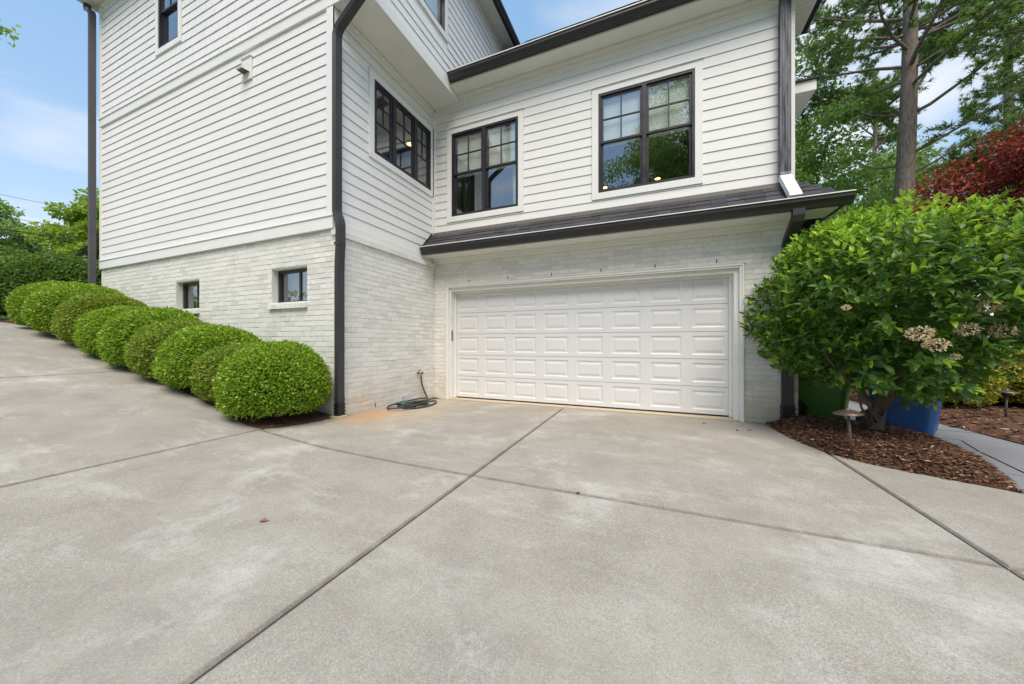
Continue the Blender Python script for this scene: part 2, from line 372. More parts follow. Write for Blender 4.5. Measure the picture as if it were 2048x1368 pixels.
def np_mesh(name, verts, faces, mats, midx=None, smooth=False):
    faces = np.asarray(faces, np.int32); k = faces.shape[1]
    me = bpy.data.meshes.new(name); me.vertices.add(len(verts)); me.vertices.foreach_set('co', np.asarray(verts, np.float32).ravel())
    me.loops.add(faces.size); me.loops.foreach_set('vertex_index', faces.ravel())
    me.polygons.add(len(faces)); me.polygons.foreach_set('loop_start', np.arange(0, faces.size, k, dtype=np.int32))
    for m in (mats if isinstance(mats, (list, tuple)) else [mats]): me.materials.append(m)
    if midx is not None: me.polygons.foreach_set('material_index', np.asarray(midx, np.int32))
    if smooth: me.polygons.foreach_set('use_smooth', np.ones(len(faces), bool))
    me.update(calc_edges=True); me.validate(); return me
def unit(a): return a / np.maximum(np.linalg.norm(a, axis=-1, keepdims=True), 1e-9)
def leaves(P, D, N, L, W, fold=0.25):
    """rhombic folded leaves: base P, axis D, normal N; returns verts, quad faces"""
    n = len(P); D = unit(D); S = unit(np.cross(D, N)); N = unit(np.cross(S, D))
    L = np.broadcast_to(np.asarray(L, float), (n,))[:, None]; W = np.broadcast_to(np.asarray(W, float), (n,))[:, None]
    mid = P + D * L * 0.45
    v = np.stack([P, mid + S * W * 0.5 + N * W * fold, P + D * L - N * L * 0.08, mid - S * W * 0.5 + N * W * fold], 1).reshape(-1, 3)
    f = np.arange(4 * n).reshape(n, 4)
    return v, f
def rdir(n): return unit(rng.normal(size=(n, 3)))

# ------------------------------------------------------------------ ground
PX = np.array([-60, -40, -20, -12, -9.2, -7.4, -5.6, -4.0, -1.6, -0.45, 0.5, 1.6, 60.0])
PZ = np.array([3.0, 2.6, 2.1, 1.75, 1.56, 1.36, 1.0, 0.69, 0.31, 0.11, 0.03, 0.0, 0.0])
_xs = np.linspace(-60, 60, 6001); _zs = np.interp(_xs, PX, PZ)
_k = np.ones(41) / 41; _zs = np.convolve(np.pad(_zs, 20, 'edge'), _k, 'valid')
def gz(x, y):
    p = float(np.interp(x, _xs, _zs))
    if x > -0.45 and y > -3.3: p *= min(1, max(0, -y / 2.4))
    return p

g = MB(); xs = [-260, -120, -60, -40, -30, -24, -20, -17, -14, -12, -10, -8.5, -7, -6, -5, -4, -3, -2, -1, 0, 1.5, 3, 5, 8, 12, 20, 40, 80, 150, 260]
ys = [-260, -150, -80, -40, -20, -12, -8, -5, -3, -1, 1, 4, 8, 14, 25, 45, 80, 150, 260]
for y in ys:
    for x in xs: g.v.append((x, y, gz(x, -5) - 0.09))
for j in range(len(ys) - 1):
    for i in range(len(xs) - 1):
        a = j * len(xs) + i; g.f.append((a, a + 1, a + 1 + len(xs), a + len(xs)))
tag(g.obj('ground', M_LAWN, None, True), kind='structure')

# driveway: separate slabs with recessed joints
drive = MB(); base_v = []
def slab(x0, x1, y0, ytop, step=0.22):
    nx = max(2, int((x1 - x0) / step) + 1); yt = ytop if callable(ytop) else (lambda x: ytop)
    ny = max(2, int((yt(x0) - y0) / step) + 1); m = MB(); e = 0.021; f_ = 0.021
    xs_ = [x0 + e + (x1 - x0 - 2 * e) * i / (nx - 1) for i in range(nx)]
    for j in range(ny):
        for x in xs_:
            y = y0 + f_ + (yt(x) - y0 - 2 * f_) * j / (ny - 1); m.v.append((x, y, gz(x, y)))
    for j in range(ny - 1):
        for i in range(nx - 1):
            a = j * nx + i; m.f.append((a, a + 1, a + 1 + nx, a + nx))
    ring = [i for i in range(nx)] + [j * nx + nx - 1 for j in range(1, ny)] + [(ny - 1) * nx + i for i in range(nx - 2, -1, -1)] + [j * nx for j in range(ny - 2, 0, -1)]
    # tooled edge: small roll then a skirt
    cxm, cym = (x0 + x1) / 2, (y0 + yt((x0 + x1) / 2)) / 2
    off = len(m.v)
    for r in ring:
        x, y, z = m.v[r]; ex = (0.0155 if abs(x - xs_[0]) < 1e-6 else 0) * -1 + (0.0155 if abs(x - xs_[-1]) < 1e-6 else 0)
        ey = -0.0155 if r < nx else (0.0155 if r >= (ny - 1) * nx else 0)
        m.v.append((x + ex, y + ey, z - 0.011))
    off2 = len(m.v)
    for r in range(len(ring)):
        x, y, z = m.v[off + r]; m.v.append((x, y, z - 0.10))
    n = len(ring)
    for i in range(n):
        j = (i + 1) % n
        m.f.append((ring[j], ring[i], off + i, off + j)); m.f.append((off + j, off + i, off2 + i, off2 + j))
    return m
dm = MB()
for x0, x1, y0, y1 in ((-14, 9, -12, -3.2), (-0.6, 6.5, -3.4, 0.06)):
    nx = 40
    for j in (y0, (y0 + y1) / 2, y1):
        for i in range(nx): 
            x = x0 + (x1 - x0) * i / (nx - 1); dm.v.append((x, j, gz(x, j) - 0.032))
    b = len(dm.v) - 3 * nx
    for j in range(2):
        for i in range(nx - 1):
            a = b + j * nx + i; dm.f.append((a, a + 1, a + 1 + nx, a + nx))
driveway = tag(dm.obj('driveway', M_SOIL, None), kind='structure')
for a in ((-14, -7.6, -12, -2.75), (-7.6, -4.0, -12, -2.75), (-4.0, -0.45, -12, -2.75), (-0.45, 2.42, -12, -3.28), (2.42, 5.57, -12, -3.28), (5.57, 9, -12, -3.28),
          (-0.45, 2.42, -3.28, 0.0), (2.42, 5.57, -3.28, 0.0)):
    slab(*a).obj('concrete_slab', M_CONC, driveway)
slab(5.57, 9, -3.28, lambda x: -1.2 if x < 6.0 else max(-1.97, -1.2 - (x - 6.0) * 1.9)).obj('concrete_slab', M_CONC, driveway)

# ------------------------------------------------------------------ house
house = empty('house', (0, 0, 0), label='white two storey house with painted brick base, black windows and a wide garage door', cat='house')
YL, XRW = -2.38, -0.33          # planes of the left front siding and of the return wall siding
def G(s, d, z): return (s, -d, z)                 # garage front, s = X
def Lf(s, d, z): return (s, YL - d, z)            # left block front, s = X
def Rt(s, d, z): return (XRW + d, s, z)           # return wall, s = Y
def Jt(s, d, z): return (0.27 + d, s, z)          # overhanging upper wall, s = Y
def pbox(m, F, s0, s1, d0, d1, z0, z1):
    return m.hexa([F(s0, d0, z0), F(s1, d0, z0), F(s1, d1, z0), F(s0, d1, z0), F(s0, d0, z1), F(s1, d0, z1), F(s1, d1, z1), F(s0, d1, z1)])
def wall_holes(m, F, s0, s1, z0, z1, d0, d1, holes):
    S = sorted({s0, s1, *[h[0] for h in holes], *[h[1] for h in holes]}); Z = sorted({z0, z1, *[h[2] for h in holes], *[h[3] for h in holes]})
    S = [x for x in S if s0 <= x <= s1]; Z = [x for x in Z if z0 <= x <= z1]
    for k in range(len(Z) - 1):
        run = None
        for i in range(len(S) - 1):
            cs, cz = (S[i] + S[i + 1]) / 2, (Z[k] + Z[k + 1]) / 2
            hole = any(h[0] < cs < h[1] and h[2] < cz < h[3] for h in holes)
            if not hole and run is None: run = S[i]
            if run is not None and (hole or i == len(S) - 2):
                pbox(m, F, run, S[i] if hole else S[i + 1], d0, d1, Z[k], Z[k + 1]); run = None
def cam_size(c, area, nrm):
    d = Vector(c) - CAM; r = d.length
    return area * max(0.0, -d.normalized().dot(Vector(nrm))) / (r * r)

W1 = (0.134, 1.574, 3.677, 5.342); W2 = (3.026, 4.469, 3.67, 5.335); WR = (-1.631, -0.107, 4.237, 5.447)
S1 = (-1.691, -0.881, 1.759, 2.309); S2 = (-4.466, -3.692, 1.759, 2.30); WU = (-5.02, -4.31, 6.855, 8.28); WJ = (-1.95, -0.50, 6.93, 8.3)

# ---- brick walls
BH, BL, MJ, MV = 0.0765, 0.2105, 0.0085, 0.0045
all_bricks = []      # (wall part, F, s0, s1, z0, nrm)
def brick_wall(F, s0, s1, z0, z1, holes, nrm, inner, base=None, soff=0.0, m0=0.006, m1=0.006):
    m = MB(); wall_holes(m, F, s0 + m0, s1 - m1, z0, z1, -inner, -0.0048, holes)
    part = m.obj('brick_wall', M_MORT, house)
    rows = int((z1 - max(z0, -0.05)) / BH) + 1
    for r in range(rows + 2):
        zt = z1 - 0.004 - r * BH; zb = zt - BH + MJ
        if zb < z0 - 0.02: break
        s = s0 - (BL + MV) * (0.5 if r % 2 else 0.0) + soff
        while s < s1:
            segs = [(max(s, s0 + 0.001), min(s + BL, s1 - 0.001))]
            for h in holes:
                if zt > h[2] + 0.02 and zb < h[3] - 0.02:
                    ns = []
                    for a, b in segs:
                        if b <= h[0] or a >= h[1]: ns.append((a, b)); continue
                        if a < h[0]: ns.append((a, h[0] - 0.001))
                        if b > h[1]: ns.append((h[1] + 0.001, b))
                    segs = ns
            for a, b in segs:
                if b - a < 0.03: continue
                p = F((a + b) / 2, 0, zb)
                if base is not None and zt < base(p[0], p[1]) - 0.03: continue
                all_bricks.append((part, F, a, b, zb, zt, nrm))
            s += BL + MV
    return part
brick_front = brick_wall(lambda s, d, z: (s, -2.37 - d, z), -7.48, -0.30, 0.0, 2.773, [S1, S2], (0, -1, 0), 0.11, lambda x, y: gz(x, -3.1))
brick_ret = brick_wall(lambda s, d, z: (-0.30 + d, s, z), -2.37, 0.0, -0.05, 2.68, [], (1, 0, 0), 0.10, lambda x, y: gz(0, y) - 0.02, 0.07, 0.012, -0.05)
brick_gar = brick_wall(G, -0.30, 5.74, -0.05, 2.75, [(0.0, 5.10, -1, 2.306)], (0, -1, 0), 0.24, lambda x, y: -0.03, 0.04, -0.09, 0.006)
def brick_pts(F, a, b, z0, z1, jit, fz=0.0):
    c = 0.004; o = [F(a, -0.02, z0), F(b, -0.02, z0), F(b, -0.02, z1), F(a, -0.02, z1)]
    i = [F(a + c * 0.5 + jit(), fz + jit() * 0.9, z0 + c * 0.5 + jit()), F(b - c * 0.5 + jit(), fz + jit() * 0.9, z0 + c * 0.5 + jit()), F(b - c * 0.5 + jit(), fz + jit() * 0.9, z1 - c * 0.5 + jit()), F(a + c * 0.5 + jit(), fz + jit() * 0.9, z1 - c * 0.5 + jit())]
    e = [F(a, -0.004, z0), F(b, -0.004, z0), F(b, -0.004, z1), F(a, -0.004, z1)]
    v = o + e + i
    f = [(8, 9, 10, 11)] + [(4 + k, 4 + (k + 1) % 4, 8 + (k + 1) % 4, 8 + k) for k in range(4)] + [(k, (k + 1) % 4, 4 + (k + 1) % 4, 4 + k) for k in range(4)]
    return v, f
jb = lambda: random.uniform(-0.0018, 0.0018)
all_bricks.sort(key=lambda q: -cam_size(q[1]((q[2] + q[3]) / 2, 0, q[4]), (q[3] - q[2]) * BH, q[6]))
proto = {}
rest = {}
cnt = 0
for part, F, a, b, z0, z1, nrm in all_bricks:
    full = abs((b - a) - BL) < 0.002
    if cnt < 300:
        cnt += 1
        if full:
            key = (nrm, random.randrange(5))
            if key not in proto:
                c0 = Vector(F(0, 0, 0))
                m = MB(); v, f = brick_pts(lambda s, d, z: tuple(Vector(F(s, d, z)) - c0), 0, BL, 0, BH - MJ, jb); m.add(v, f); proto[key] = m.mesh('brick', M_BRICK)
            o = link('brick', proto[key], part); o.location = Vector(F(a, random.uniform(-0.0015, 0.0025), z0))
        else:
            m = MB(); v, f = brick_pts(F, a, b, z0, z1, jb); m.add(v, f); m.obj('brick', M_BRICK, part)
    else:
        m = rest.setdefault(part.name, MB()); v, f = brick_pts(F, a, b, z0, z1, jb, random.uniform(-0.0015, 0.0025)); m.add(v, f)
for pn, m in rest.items(): tag(m.obj('brickwork', M_BRICK, bpy.data.objects[pn]), kind='stuff')
# brick ledge (rowlock course) on the return wall and brick window sills
def rowlock(F, s0, s1, z0, z1, d, step, name, slope=0.0):
    m0 = MB(); pbox(m0, F, s0, s1, -0.05, d - 0.008, z0 + 0.004, z1 - 0.006); part = m0.obj(name, M_MORT, house)
    n = int((s1 - s0) / step)
    for i in range(n):
        a = s0 + (s1 - s0) * i / n + 0.0035; b = s0 + (s1 - s0) * (i + 1) / n - 0.0035; m = MB()
        q = random.uniform(-0.002, 0.002)
        m.hexa([F(a, d + q, z0), F(b, d + q, z0), F(b, -0.04, z0), F(a, -0.04, z0), F(a, d + q, z1 - slope), F(b, d + q, z1 - slope), F(b, -0.04, z1), F(a, -0.04, z1)])
        m.obj('sill_brick', M_BRICK, part)
rowlock(lambda s, d, z: (-0.30 + d, s, z), -2.40, 0.0, 2.682, 2.775, 0.035, 0.21, 'brick_ledge', 0.02)
for s in (S1, S2): rowlock(lambda a, d, z: (a, -2.37 - d, z), s[0] - 0.04, s[1] + 0.02, s[2] - 0.085, s[2] - 0.004, 0.045, 0.105, 'window_sill', 0.015)
# weep holes: short open joints seen as dark slots
m = MB()
for x in (0.52, 1.35, 2.2, 3.06, 3.9, 4.75): pbox(m, G, x, x + 0.012, -0.02, 0.0035, 2.345, 2.40)
for y in (-1.62, -0.95): pbox(m, lambda s, d, z: (-0.30 + d, s, z), y, y + 0.012, -0.02, 0.0035, 0.10, 0.165)
m.obj('weep_slot', M_BLACK, house)

# ---- siding walls: one plank object per board
def siding(F, s0, s1, z0, z1, exp, phase, holes, thick=0.12, joints=None, backing_mat=M_SID, seed=1):
    rr = random.Random(seed); m = MB(); wall_holes(m, F, s0, s1, z0, z1, -thick, 0.0, holes)
    part = m.obj('siding_wall', backing_mat, house)
    z = phase
    while z > z0: z -= exp
    while z < z1 - 0.004:
        a, b = max(z, z0), min(z + exp + 0.012, z1)
        if b - a > 0.03:
            cuts = [s0, s1]
            if joints: cuts.insert(1, s0 + (s1 - s0) * rr.uniform(*joints))
            for c0, c1 in zip(cuts[:-1], cuts[1:]):
                segs = [(c0 + (0.001 if c0 != s0 else 0), c1 - (0.001 if c1 != s1 else 0), a, b)]
                for h in holes:
                    ns = []
                    for p, q, lo, hi in segs:
                        if hi <= h[2] + 0.002 or lo >= h[3] - 0.002 or q <= h[0] or p >= h[1]: ns.append((p, q, lo, hi)); continue
                        if p < h[0]: ns.append((p, h[0] - 0.002, lo, hi))
                        if q > h[1]: ns.append((h[1] + 0.002, q, lo, hi))
                        x0, x1 = max(p, h[0]), min(q, h[1])
                        if lo < h[2] - 0.012: ns.append((x0, x1, lo, h[2] - 0.002))
                        if hi > h[3] + 0.025: ns.append((x0, x1, h[3] + 0.002, hi))
                    segs = ns
                for p, q, lo, hi in segs:
                    if q - p < 0.01: continue
                    t = lambda zz: 0.0135 - 0.0115 * (zz - z) / exp     # lap: proud at the butt, tucked under the next board
                    d0, d1 = t(lo), t(hi); mm = MB()
                    bk = max(0.0006, d0 - 0.005); mm.hexa([F(p, bk, lo), F(q, bk, lo), F(q, d0, lo), F(p, d0, lo), F(p, 0.0004, hi), F(q, 0.0004, hi), F(q, max(0.0012, d1), hi), F(p, max(0.0012, d1), hi)])
                    mm.obj('plank', backing_mat, part)
        z += exp
    return part
def tr(h, a, top=None): return (h[0] - a, h[1] + a, h[2] - a, h[3] + (top if top is not None else a))
TW = 0.105
sid_g = siding(G, -0.33, 5.62, 3.30, 5.90, 0.160, 3.541, [tr(W1, TW, TW + 0.02), tr(W2, TW, TW + 0.02)], 0.14, None, seed=2)
sid_r = siding(Rt, YL + 0.02, -0.02, 2.90, 5.78, 0.160, 2.901, [tr(WR, 0.10)], 0.14, None, seed=3)
VB = (-2.38, -2.13, 5.44, 5.80)
sid_l = siding(Lf, -7.43, -0.43, 2.95, 5.94, 0.1575, 2.948, [VB], 0.14, (0.25, 0.75), seed=4)

# ---- shake walls (upper storey)
shakes = []
def shake_wall(F, s0, s1, z0, z1, exp, holes, nrm, seed):
    rr = random.Random(seed); m = MB(); wall_holes(m, F, s0, s1, z0, z1, -0.14, 0.0, holes); part = m.obj('shake_wall', M_SHAKE, house)
    z = z0
    while z < z1 - 0.01:
        s = s0 - rr.uniform(0, 0.15)
        while s < s1:
            w = rr.choice((0.10, 0.14, 0.17, 0.21, 0.25)); a, b = max(s, s0), min(s + w - 0.004, s1); s += w
            hi = min(z + exp + 0.012, z1)
            if b - a < 0.02: continue
            segs = [(a, b)]
            for h in holes:
                if hi > h[2] + 0.01 and z < h[3] - 0.01:
                    ns = []
                    for p, q in segs:
                        if q <= h[0] or p >= h[1]: ns.append((p, q)); continue
                        if p < h[0] - 0.01: ns.append((p, h[0] - 0.002))
                        if q > h[1] + 0.01: ns.append((h[1] + 0.002, q))
                    segs = ns
            for p, q in segs: shakes.append((part, F, p, q, z, hi, exp, nrm, rr.uniform(0, 0.003)))
        z += exp
    return part
sh_l = shake_wall(Lf, -7.43, 0.22, 6.095, 8.62, 0.158, [tr(WU, 0.10)], (0, -1, 0), 5)
sh_j = shake_wall(Jt, YL + 0.03, 2.45, 6.095, 8.62, 0.158, [tr(WJ, 0.10)], (1, 0, 0), 6)
def in_front(c):
    d = Vector(c) - CAM; zz = -0.384 * d.x + 0.923 * d.y; u = (0.923 * d.x + 0.384 * d.y) / max(zz, .01); v = d.z / max(zz, .01)
    return zz > 0 and abs(u) < 1.5 and abs(v) < 1.0
shakes.sort(key=lambda q: -(cam_size(q[1]((q[2] + q[3]) / 2, 0, q[4]), 1.0, q[7]) * (1 if in_front(q[1]((q[2] + q[3]) / 2, 0, q[4])) else 0.0)))
rest = {}
for i, (part, F, p, q, lo, hi, exp, nrm, dd) in enumerate(shakes):
    m = MB() if i < 300 else rest.setdefault(part.name, MB())
    m.hexa([F(p, 0.007, lo), F(q, 0.007, lo), F(q, 0.013 + dd, lo), F(p, 0.013 + dd, lo), F(p, 0.0004, hi), F(q, 0.0004, hi), F(q, 0.0015, hi), F(p, 0.0015, hi)])
    if i < 300: m.obj('shake', M_SHAKE, part)
for pn, m in rest.items(): tag(m.obj('shake_courses', M_SHAKE, bpy.data.objects[pn]), kind='stuff')

# ---- trim boards
def trim(F, s0, s1, d0, d1, z0, z1, name='trim_board', mat=M_TRIM):
    m = MB(); pbox(m, F, s0, s1, d0, d1, z0, z1); o = m.obj(name, mat, house)
    bv = o.modifiers.new('edge', 'BEVEL'); bv.width = 0.003; bv.segments = 1; return o
trim(Lf, -7.50, -0.307, -0.02, 0.036, 2.775, 2.946, 'water_table_board'); trim(Lf, -7.50, -0.295, 0.0, 0.05, 2.9465, 2.962, 'drip_cap')
trim(Rt, YL - 0.034, -0.005, 0.0, 0.024, 2.777, 2.900, 'water_table_board')
trim(Lf, -0.43, -0.300, 0.0, 0.030, 2.9625, 5.92, 'corner_board'); trim(Rt, YL - 0.0295, YL + 0.075, 0.0, 0.030, 2.902, 5.92, 'corner_board')
trim(Lf, -7.505, -7.43, 0.0, 0.030, 2.9625, 5.925, 'corner_board'); trim(Lf, -7.505, -7.43, 0.0, 0.030, 6.093, 8.62, 'corner_board')
trim(Lf, -7.51, 0.30, 0.0, 0.034, 5.93, 6.09, 'belly_band'); trim(Lf, -7.515, 0.315, 0.0, 0.05, 6.0905, 6.104, 'drip_cap')
trim(Jt, YL - 0.0335, 2.2, 0.0, 0.034, 5.93, 6.09, 'belly_band')
trim(Lf, 0.215, 0.30, 0.0, 0.028, 6.105, 8.62, 'corner_board'); trim(Jt, YL - 0.0275, YL + 0.07, 0.0, 0.030, 6.0935, 8.62, 'corner_board')
trim(Rt, -0.048, -0.003, 0.003, 0.030, 2.905, 5.78, 'inside_corner_post'); trim(G, -0.298, -0.262, 0.0, 0.028, 3.40, 5.88, 'inside_corner_post')
trim(G, 5.62, 5.695, -0.1, 0.026, 3.30, 5.90, 'corner_board')
trim(Rt, YL + 0.076, -0.003, 0.0, 0.026, 5.785, 5.905, 'frieze_board', M_SOF); trim(Rt, YL + 0.076, -0.003, 0.0, 0.055, 5.88, 5.926, 'crown_moulding', M_SOF)
trim(G, -0.26, 5.69, 0.0, 0.024, 5.90, 6.03, 'frieze_board', M_SOF); trim(G, 0.31, 5.69, 0.0245, 0.07, 6.0, 6.052, 'crown_moulding', M_SOF)
trim(Lf, -7.5, 0.29, 0.0, 0.030, 8.60, 8.70, 'frieze_board', M_SOF); trim(Jt, YL, 2.4, 0.0, 0.030, 8.60, 8.70, 'frieze_board', M_SOF)
# soffits
def block(name, mat, *b): m = MB(); m.box(*b); return m.obj(name, mat, house)
block('soffit', M_SOF, XRW - 0.1, 0.268, YL + 0.002, 0.0, 5.931, 6.0)
block('soffit', M_SOF, 0.305, 6.05, -0.335, -0.001, 6.055, 6.10)
block('soffit', M_SOF, -7.87, 0.60, YL - 0.42, 6.4, 8.701, 8.74)
# ribbed soffit of the short eave return at the right end, beyond the wall
m = MB(); m.box(5.70, 6.02, 0.002, 0.88, 6.06, 6.10); o = m.obj('soffit', M_SOF, house)
for i in range(12): block('soffit_bead', M_SOF, 5.70, 6.0, 0.02 + i * 0.07, 0.028 + i * 0.07, 6.052, 6.0605)

# ---- gutters
def gutter(axis, a0, a1, off, z, flip=1, n='gutter'):
    pr = [(0, 0), (0.07, 0), (0.082, 0.025), (0.085, 0.034), (0.105, 0.062), (0.116, 0.075), (0.122, 0.082), (0.122, 0.118), (0.128, 0.118), (0.128, 0.126), (0.108, 0.126), (0.108, 0.10), (0.02, 0.06), (0.006, 0.126), (0, 0.126)]
    m = MB()
    for a in (a0, a1):
        for d, h in pr: m.v.append((a, off - d * flip, z + h) if axis == 'x' else (off + d * flip, a, z + h))
    k = len(pr)
    for j in range(k): m.f.append((j, (j + 1) % k, k + (j + 1) % k, k + j))
    m.f.append(tuple(range(k - 1, -1, -1))); m.f.append(tuple(range(k, 2 * k)))
    return m.obj(n, M_GUT, house)
gutter('x', 0.312, 6.17, -0.335, 6.085); gutter('x', -0.285, 6.14, -0.372, 2.862)
gutter('y', YL - 0.42, 2.28, 0.60, 8.70); gutter('y', YL - 0.42, 6.4, -7.83, 8.745, -1); gutter('y', -0.335, 0.90, 6.05, 6.085)
gutter('y', -0.372, 2.0, 6.02, 2.862)
# white strips on the gutter front lips, sky glint painted in
def drip(x0, x1, y, z): block('lip_glint', M_TRIM, x0, x1, y - 0.118, y - 0.0, z, z + 0.004)
block('lip_glint', M_TRIM, 0.312, 6.17, -0.472, -0.4635, 6.2115, 6.226); block('lip_glint', M_TRIM, -0.28, 6.14, -0.509, -0.5005, 2.9885, 3.001)
block('fascia', M_TRIM, 0.31, 6.05, -0.334, -0.30, 6.06, 6.22); block('fascia', M_TRIM, -0.30, 6.02, -0.371, -0.34, 2.845, 3.0)
block('fascia', M_TRIM, 0.56, 0.599, YL - 0.42, 2.3, 8.705, 8.87); block('fascia', M_TRIM, 6.02, 6.049, -0.30, 0.90, 6.062, 6.2)
block('fascia', M_GUT, 5.70, 6.17, 0.885, 0.92, 6.07, 6.21)

# ---- roofs
def slope_roof(name, pts, th=0.06, mat=M_SHG):   # quad pts (eave a, eave b, top b, top a)
    p = [Vector(q) for q in pts]; n = (p[1] - p[0]).cross(p[3] - p[0]).normalized()
    m = MB(); m.hexa([p[0] - n * th, p[1] - n * th, p[2] - n * th, p[3] - n * th, *p]); return m.obj(name, mat, house)
def shingle_course(part, e0, e1, up, nrm, course, count, seed, wide=(0.16, 0.26), lim=None, stuff=False, clip=None):
    rr = random.Random(seed); e0, e1, up, nrm = Vector(e0), Vector(e1), Vector(up).normalized(), Vector(nrm).normalized(); ln = (e1 - e0).length; ax = (e1 - e0).normalized()
    acc = MB() if stuff else None
    for c in range(count):
        s = -rr.uniform(0, 0.2)
        while s < ln:
            w = rr.uniform(*wide); a, b = max(0, s), min(ln, s + w - 0.004); s += w
            if clip: a = max(a, clip(c * course)[0]); b = min(b, clip(c * course)[1])
            if b - a < 0.02: continue
            h = rr.uniform(0.004, 0.011); o = e0 + up * (c * course); L = course + 0.03
            m = acc if stuff else MB()
            q = [o + ax * a + nrm * 0.001, o + ax * b + nrm * 0.001, o + ax * b + up * L, o + ax * a + up * L, o + ax * a + nrm * (h + 0.004), o + ax * b + nrm * (h + 0.004), o + ax * b + up * L + nrm * 0.002, o + ax * a + up * L + nrm * 0.002]
            m.hexa(q)
            if not stuff: m.obj('shingle', M_SHG, part)
    if stuff: tag(acc.obj('shingle_courses', M_SHG, part), kind='stuff')
# pent roof above the garage door, hipped at the right corner
pent = slope_roof('pent_roof', [(-0.33, -0.40, 2.985), (6.10, -0.40, 2.985), (5.69, 0.0, 3.392), (-0.33, 0.0, 3.392)], 0.05)
m = MB(); m.add([(6.10, -0.40, 2.985), (6.10, 2.0, 2.985), (5.69, 2.0, 3.392), (5.69, 0, 3.392), (5.69, 2.0, 2.985), (5.69, -.0, 2.985)], [(0, 1, 2, 3), (1, 4, 2), (0, 3, 5), (0, 5, 4, 1)]); m.obj('pent_roof', M_SHG, house, fix=False)
pu = Vector((0, 0.40, 0.407)).normalized(); pn = Vector((0, -0.407, 0.40)).normalized()
shingle_course(pent, (-0.32, -0.42, 2.967), (6.10, -0.42, 2.967), pu, pn, 0.125, 4, 11, (0.17, 0.34), clip=lambda t: (0, 6.42 - t * 0.72))
m = MB(); hv = Vector((5.69, 0.0, 3.392)) - Vector((6.10, -0.40, 2.985))
for i in range(4):
    p = Vector((6.10, -0.40, 2.985)) + hv * (i / 4.0); q = p + hv * 0.29; w1 = Vector((-0.13, 0.0, -0.0)); w2 = Vector((0.0, 0.13, 0.0)); k = Vector((0, 0, 0.022))
    mm = MB(); mm.add([p + k, p + w1 + k * .5, q + w1 + k * .3, q + k * .6, q + w2 + k * .3, p + w2 + k * .5], [(0, 1, 2, 3), (0, 3, 4, 5)]); mm.obj('ridge_shingle', M_SHG, pent)
mm = MB(); mm.hexa([(-0.33, -0.075, 3.324), (5.72, -0.075, 3.324), (5.72, -0.028, 3.385), (-0.33, -0.028, 3.385), (-0.33, -0.068, 3.334), (5.72, -0.068, 3.334), (5.72, -0.021, 3.402), (-0.33, -0.021, 3.402)]); mm.obj('roof_flashing', M_FLASH, pent)
mm = MB(); mm.hexa([(-0.329, -0.41, 2.99), (-0.31, -0.41, 2.99), (-0.31, -0.0, 3.40), (-0.329, -0.0, 3.40), (-0.329, -0.425, 3.01), (-0.31, -0.425, 3.01), (-0.31, -0.02, 3.43), (-0.329, -0.02, 3.43)]); mm.obj('step_flashing', M_GUT, pent)
trim(G, -0.30, 5.74, -0.02, 0.022, 2.751, 2.846, 'frieze_board', M_SOF)
block('soffit', M_SOF, -0.298, 6.02, -0.345, -0.0005, 2.8465, 2.875)
trim(G, -0.30, 5.74, 0.0225, 0.06, 2.80, 2.8462, 'crown_moulding', M_SOF)
# garage wing roof
sl_ = 0.99; y0, z0_ = -0.42, 6.205 - 0.14; yr = 4.2; zr = z0_ + sl_ * (yr - y0)
wing = slope_roof('wing_roof', [(0.27, y0 + 0.1, z0_ + 0.1 * sl_), (6.12, y0 + 0.1, z0_ + 0.1 * sl_), (6.12, yr, zr), (0.27, yr, zr)], 0.08)
shingle_course(wing, (0.31, y0 + 0.02, z0_ + 0.02 * sl_ + 0.004), (6.14, y0 + 0.02, z0_ + 0.02 * sl_ + 0.004), (0, 1, sl_), (0, -sl_, 1), 0.14, 44, 12, (0.15, 0.32), stuff=True)
m = MB(); m.add([(0.27, yr, zr), (6.12, yr, zr), (6.12, 8.4, z0_), (0.27, 8.4, z0_)], [(0, 1, 2, 3)]); m.obj('wing_roof', M_SHG, house, fix=False)
# main hipped roof above the eaves
A = [(-7.86, YL - 0.48, 8.83), (0.68, YL - 0.48, 8.83), (0.68, 6.5, 8.83), (-7.86, 6.5, 8.83)]; B = [(-3.6, 1.0, 12.6), (-3.6, 3.0, 12.6)]
m = MB(); m.add(A + B, [(0, 1, 4), (1, 2, 5, 4), (2, 3, 5), (3, 0, 4, 5), (0, 3, 2, 1)]); m.obj('main_roof', M_SHG, house)
block('fascia', M_TRIM, -7.79, 0.60, YL - 0.45, YL - 0.421, 8.705, 8.87)

# ---- hidden sides, floors and rooms (seen only through the panes)
block('side_wall', M_SID, -7.50, -7.36, YL + 0.002, 6.2, 0.9, 8.7); block('back_wall', M_SID, -7.4, 5.6, 6.2, 6.35, 0.0, 8.7)
block('side_wall', M_BRICK, 5.60, 5.738, 0.02, 6.2, -0.1, 2.75); block('side_wall', M_SID, 5.56, 5.69, 0.02, 6.2, 2.76, 6.05)
block('upper_side_wall', M_SID, 0.10, 0.268, 2.45, 6.2, 6.0, 8.7)
block('interior_floor', M_FLOOR, -7.35, -0.48, -2.2, 6.19, 2.95, 3.1); block('interior_floor', M_FLOOR, -0.34, 5.55, 0.15, 6.19, 2.90, 3.05)
m = MB(); m.box(-7.35, -0.34, YL + 0.12, 6.19, 5.75, 5.90); m.box(-0.339, 5.55, 0.13, 6.19, 5.75, 5.90); m.obj('interior_ceiling', M_CEIL, house)
